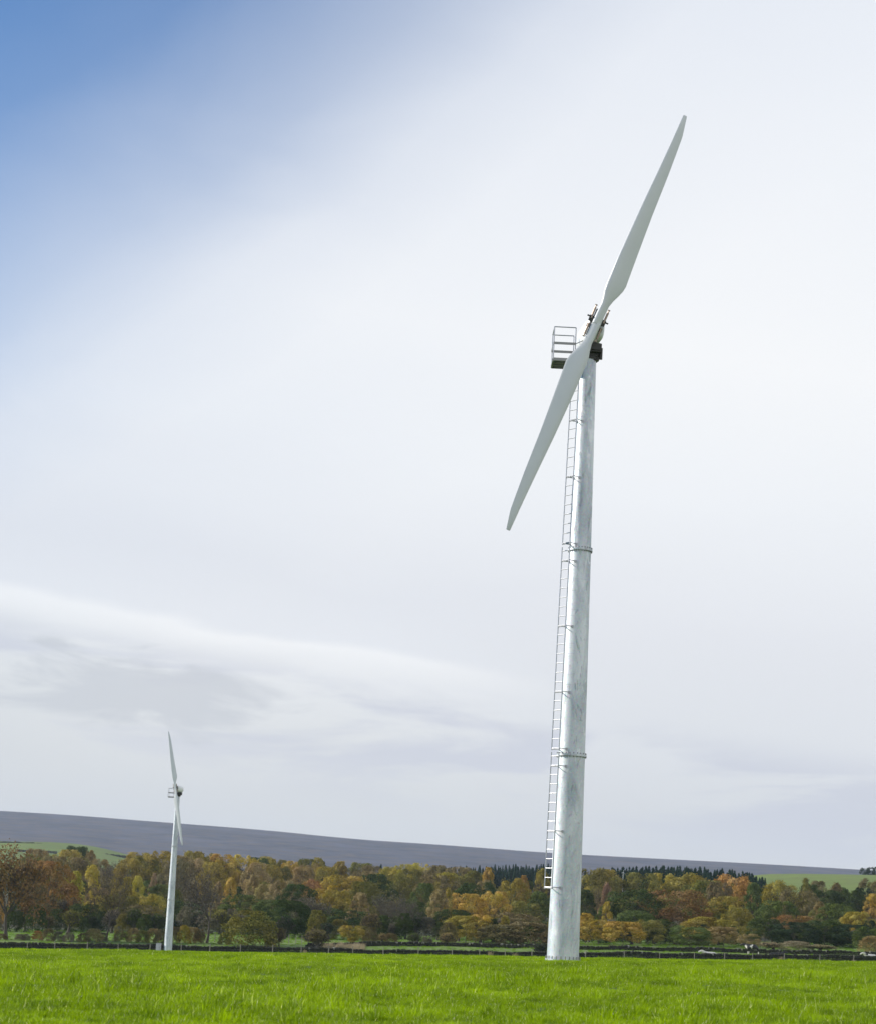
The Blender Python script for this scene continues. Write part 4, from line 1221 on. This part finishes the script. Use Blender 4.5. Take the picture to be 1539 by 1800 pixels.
TUFT = [tuft_mesh(3, 170, .95, .3), tuft_mesh(4, 170, .8, .4)]
for k, (px, Y, s, lb) in enumerate([(861, 236, 1.0, 'pale dry grass tuft against the wall, left of two near the large tower'), (905, 236, .9, 'pale dry grass tuft against the wall nearest the large tower'),
        (1372, 236, .9, 'pale dry grass tuft against the wall below the black lying cow'), (1500, 236, .7, 'pale dry grass tuft against the wall near the right edge'), (536, 235.8, .8, 'pale dry grass tuft by the wall below the reddish bush')]):
    X = at(px, 1680, Y)[0]
    o = thing('dry_grass_tuft', lb, 'grass tuft', (X, Y, float(ground_z(X, Y))), k, 'dry grass tufts along the wall', TUFT[k % 2]); o.scale = (s, s, s)
V, F = [], []
reeds = tuft_mesh(8, 60, 1.0, .5); rv = np.array([v.co[:] for v in reeds.vertices]); rf = [list(p.vertices) for p in reeds.polygons]
for _ in range(70):
    Y = random.uniform(249, 260); X = at(random.uniform(572, 640), 1660, Y)[0]; o_ = len(V); s = random.uniform(.6, 1.0)
    V += (rv * s + np.array([X, Y, float(ground_z(X, Y))])).tolist(); F += [[o_ + i for i in f] for f in rf]
o = link('reed_bed', quick_mesh('reed_bed', V, F, [MAT['straw']])); o['kind'] = 'stuff'; o['label'] = 'pale dry reeds and rough grass at the end of the second wall'; o['category'] = 'reeds'


# ------------------------------------------------------------------ grass: clumps of blades scattered over the field
def clump(seed, n, rad, hmin, hmax, width):
    r_ = np.random.default_rng(seed)
    a = r_.uniform(0, 6.283, n); rr = rad * np.sqrt(r_.random(n)); x, y = rr * np.cos(a), rr * np.sin(a)
    h = r_.uniform(hmin, hmax, n) * (1 - .35 * rr / rad); b_ = r_.uniform(0, 6.283, n); ln = h * r_.uniform(.05, .75, n); wd = width * r_.uniform(.6, 1.3, n)
    c, s_ = np.cos(b_), np.sin(b_); px_, py_ = -s_ * wd / 2, c * wd / 2
    z0 = np.full(n, -.02)
    v = np.stack([np.stack([x - px_, y - py_, z0], -1), np.stack([x + px_, y + py_, z0], -1),
                  np.stack([x + px_ * .8 + c * ln * .3, y + py_ * .8 + s_ * ln * .3, h * .62], -1), np.stack([x - px_ * .8 + c * ln * .3, y - py_ * .8 + s_ * ln * .3, h * .62], -1),
                  np.stack([x + c * ln, y + s_ * ln, h], -1)], 1).reshape(-1, 3)
    o = np.arange(n) * 5
    F = []
    for k in o.tolist(): F += [(k, k + 1, k + 2, k + 3), (k + 3, k + 2, k + 4)]
    me = quick_mesh('grass_clump', v, F, [MAT['grass']]); tint_attr(me, np.repeat(r_.random(n), 2)); return me


gcol = bpy.data.collections.new('grass_clump_sources')
for j, args in enumerate([(90, .20, .05, .10, .009), (100, .24, .06, .115, .008), (70, .16, .08, .14, .010), (110, .28, .045, .085, .008), (46, .12, .12, .24, .012)]):
    gcol.objects.link(bpy.data.objects.new('grass_clump_%02d' % j, clump(70 + j, *args)))


def scatter(y0, y1, dens, smin, smax, tan=.33):
    n = int(dens * tan * (y1 ** 2 - y0 ** 2)); Y = np.sqrt(rng.uniform(y0 ** 2, y1 ** 2, n)); X = rng.uniform(-tan, tan, n) * Y
    return np.stack([X, Y, ground_z(X, Y)], -1), rng.uniform(smin, smax, n)


parts = [scatter(17, 34, 30, .65, 1.25), scatter(34, 62, 18, .7, 1.15), scatter(62, 120, 7, .75, 1.25), scatter(120, 237.0, 2.8, .75, 1.15), scatter(239.5, 335, .5, 1.0, 1.8)]
gp = np.concatenate([p for p, s in parts]); gs = np.concatenate([s for p, s in parts])
tuss = fbm(gp[:, 0] * .55, gp[:, 1] * .22, 21) + .6 * fbm(gp[:, 0] * 1.6, gp[:, 1] * .8, 22)
gs = gs * np.clip(1 + np.interp(gp[:, 1], [35, 65], [.48, .26]) * tuss, .35, 1.8)
gd = np.hypot(gp[:, 0] - T1[0], gp[:, 1] - T1[1]); keep = (gd > .5) & (np.hypot(gp[:, 0] - T2[0], gp[:, 1] - T2[1]) > .5)
gp, gs = gp[keep], gs[keep]
gme = bpy.data.meshes.new('field_grass'); gme.vertices.add(len(gp)); gme.vertices.foreach_set('co', gp.astype(np.float32).ravel())
a = gme.attributes.new('size', 'FLOAT', 'POINT'); a.data.foreach_set('value', gs.astype(np.float32))
rot = np.stack([rng.normal(0, .12, len(gp)), rng.normal(0, .12, len(gp)), rng.uniform(0, 6.283, len(gp))], -1)
a = gme.attributes.new('turn', 'FLOAT_VECTOR', 'POINT'); a.data.foreach_set('vector', rot.astype(np.float32).ravel())
pick = rng.choice(5, len(gp), p=[.29, .26, .2, .16, .09])
pick[(pick == 4) & (gp[:, 1] > 46)] = 3      # the tall seeding tufts stand in the near field only
a = gme.attributes.new('pick', 'INT', 'POINT'); a.data.foreach_set('value', pick.astype(np.int32))
gme.materials.append(MAT['grass'])
gob = link('field_grass', gme); gob['kind'] = 'stuff'; gob['label'] = 'short bright green grass of the open field'; gob['category'] = 'grass'
ng = bpy.data.node_groups.new('scatter_grass', 'GeometryNodeTree')
ng.interface.new_socket('Geometry', in_out='INPUT', socket_type='NodeSocketGeometry'); ng.interface.new_socket('Geometry', in_out='OUTPUT', socket_type='NodeSocketGeometry')
gi, go = ng.nodes.new('NodeGroupInput'), ng.nodes.new('NodeGroupOutput')
ci = ng.nodes.new('GeometryNodeCollectionInfo'); ci.inputs['Collection'].default_value = gcol; ci.inputs['Separate Children'].default_value = True; ci.inputs['Reset Children'].default_value = True
ip = ng.nodes.new('GeometryNodeInstanceOnPoints'); ip.inputs['Pick Instance'].default_value = True


def named(n, t):
    nd = ng.nodes.new('GeometryNodeInputNamedAttribute'); nd.data_type = t; nd.inputs['Name'].default_value = n
    return [s for s in nd.outputs if s.enabled and s.name == 'Attribute'][0]


e2r = ng.nodes.new('FunctionNodeEulerToRotation')
ng.links.new(named('turn', 'FLOAT_VECTOR'), e2r.inputs[0]); ng.links.new(e2r.outputs[0], ip.inputs['Rotation'])
ng.links.new(named('size', 'FLOAT'), ip.inputs['Scale']); ng.links.new(named('pick', 'INT'), ip.inputs['Instance Index'])
ng.links.new(gi.outputs[0], ip.inputs['Points']); ng.links.new(ci.outputs[0], ip.inputs['Instance']); ng.links.new(ip.outputs[0], go.inputs[0])
gm = gob.modifiers.new('scatter', 'NODES'); gm.node_group = ng

# ------------------------------------------------------------------ haze
zmin = min(float(gv[..., 2].min()), 0) - 1.5
hb = MB(); hb.box((0, 2100, (zmin + 190) / 2), (4400, 4700, 190 - zmin))
m, t, out = new_mat('thin_haze')
pv = t.n('ShaderNodeVolumePrincipled'); pv.inputs['Color'].default_value = (.66, .80, 1.0, 1); pv.inputs['Density'].default_value = 7e-5; pv.inputs['Anisotropy'].default_value = .2
t.t.links.new(pv.outputs[0], out.inputs['Volume'])
hz = link('haze', hb.mesh('haze', m)); hz['kind'] = 'stuff'
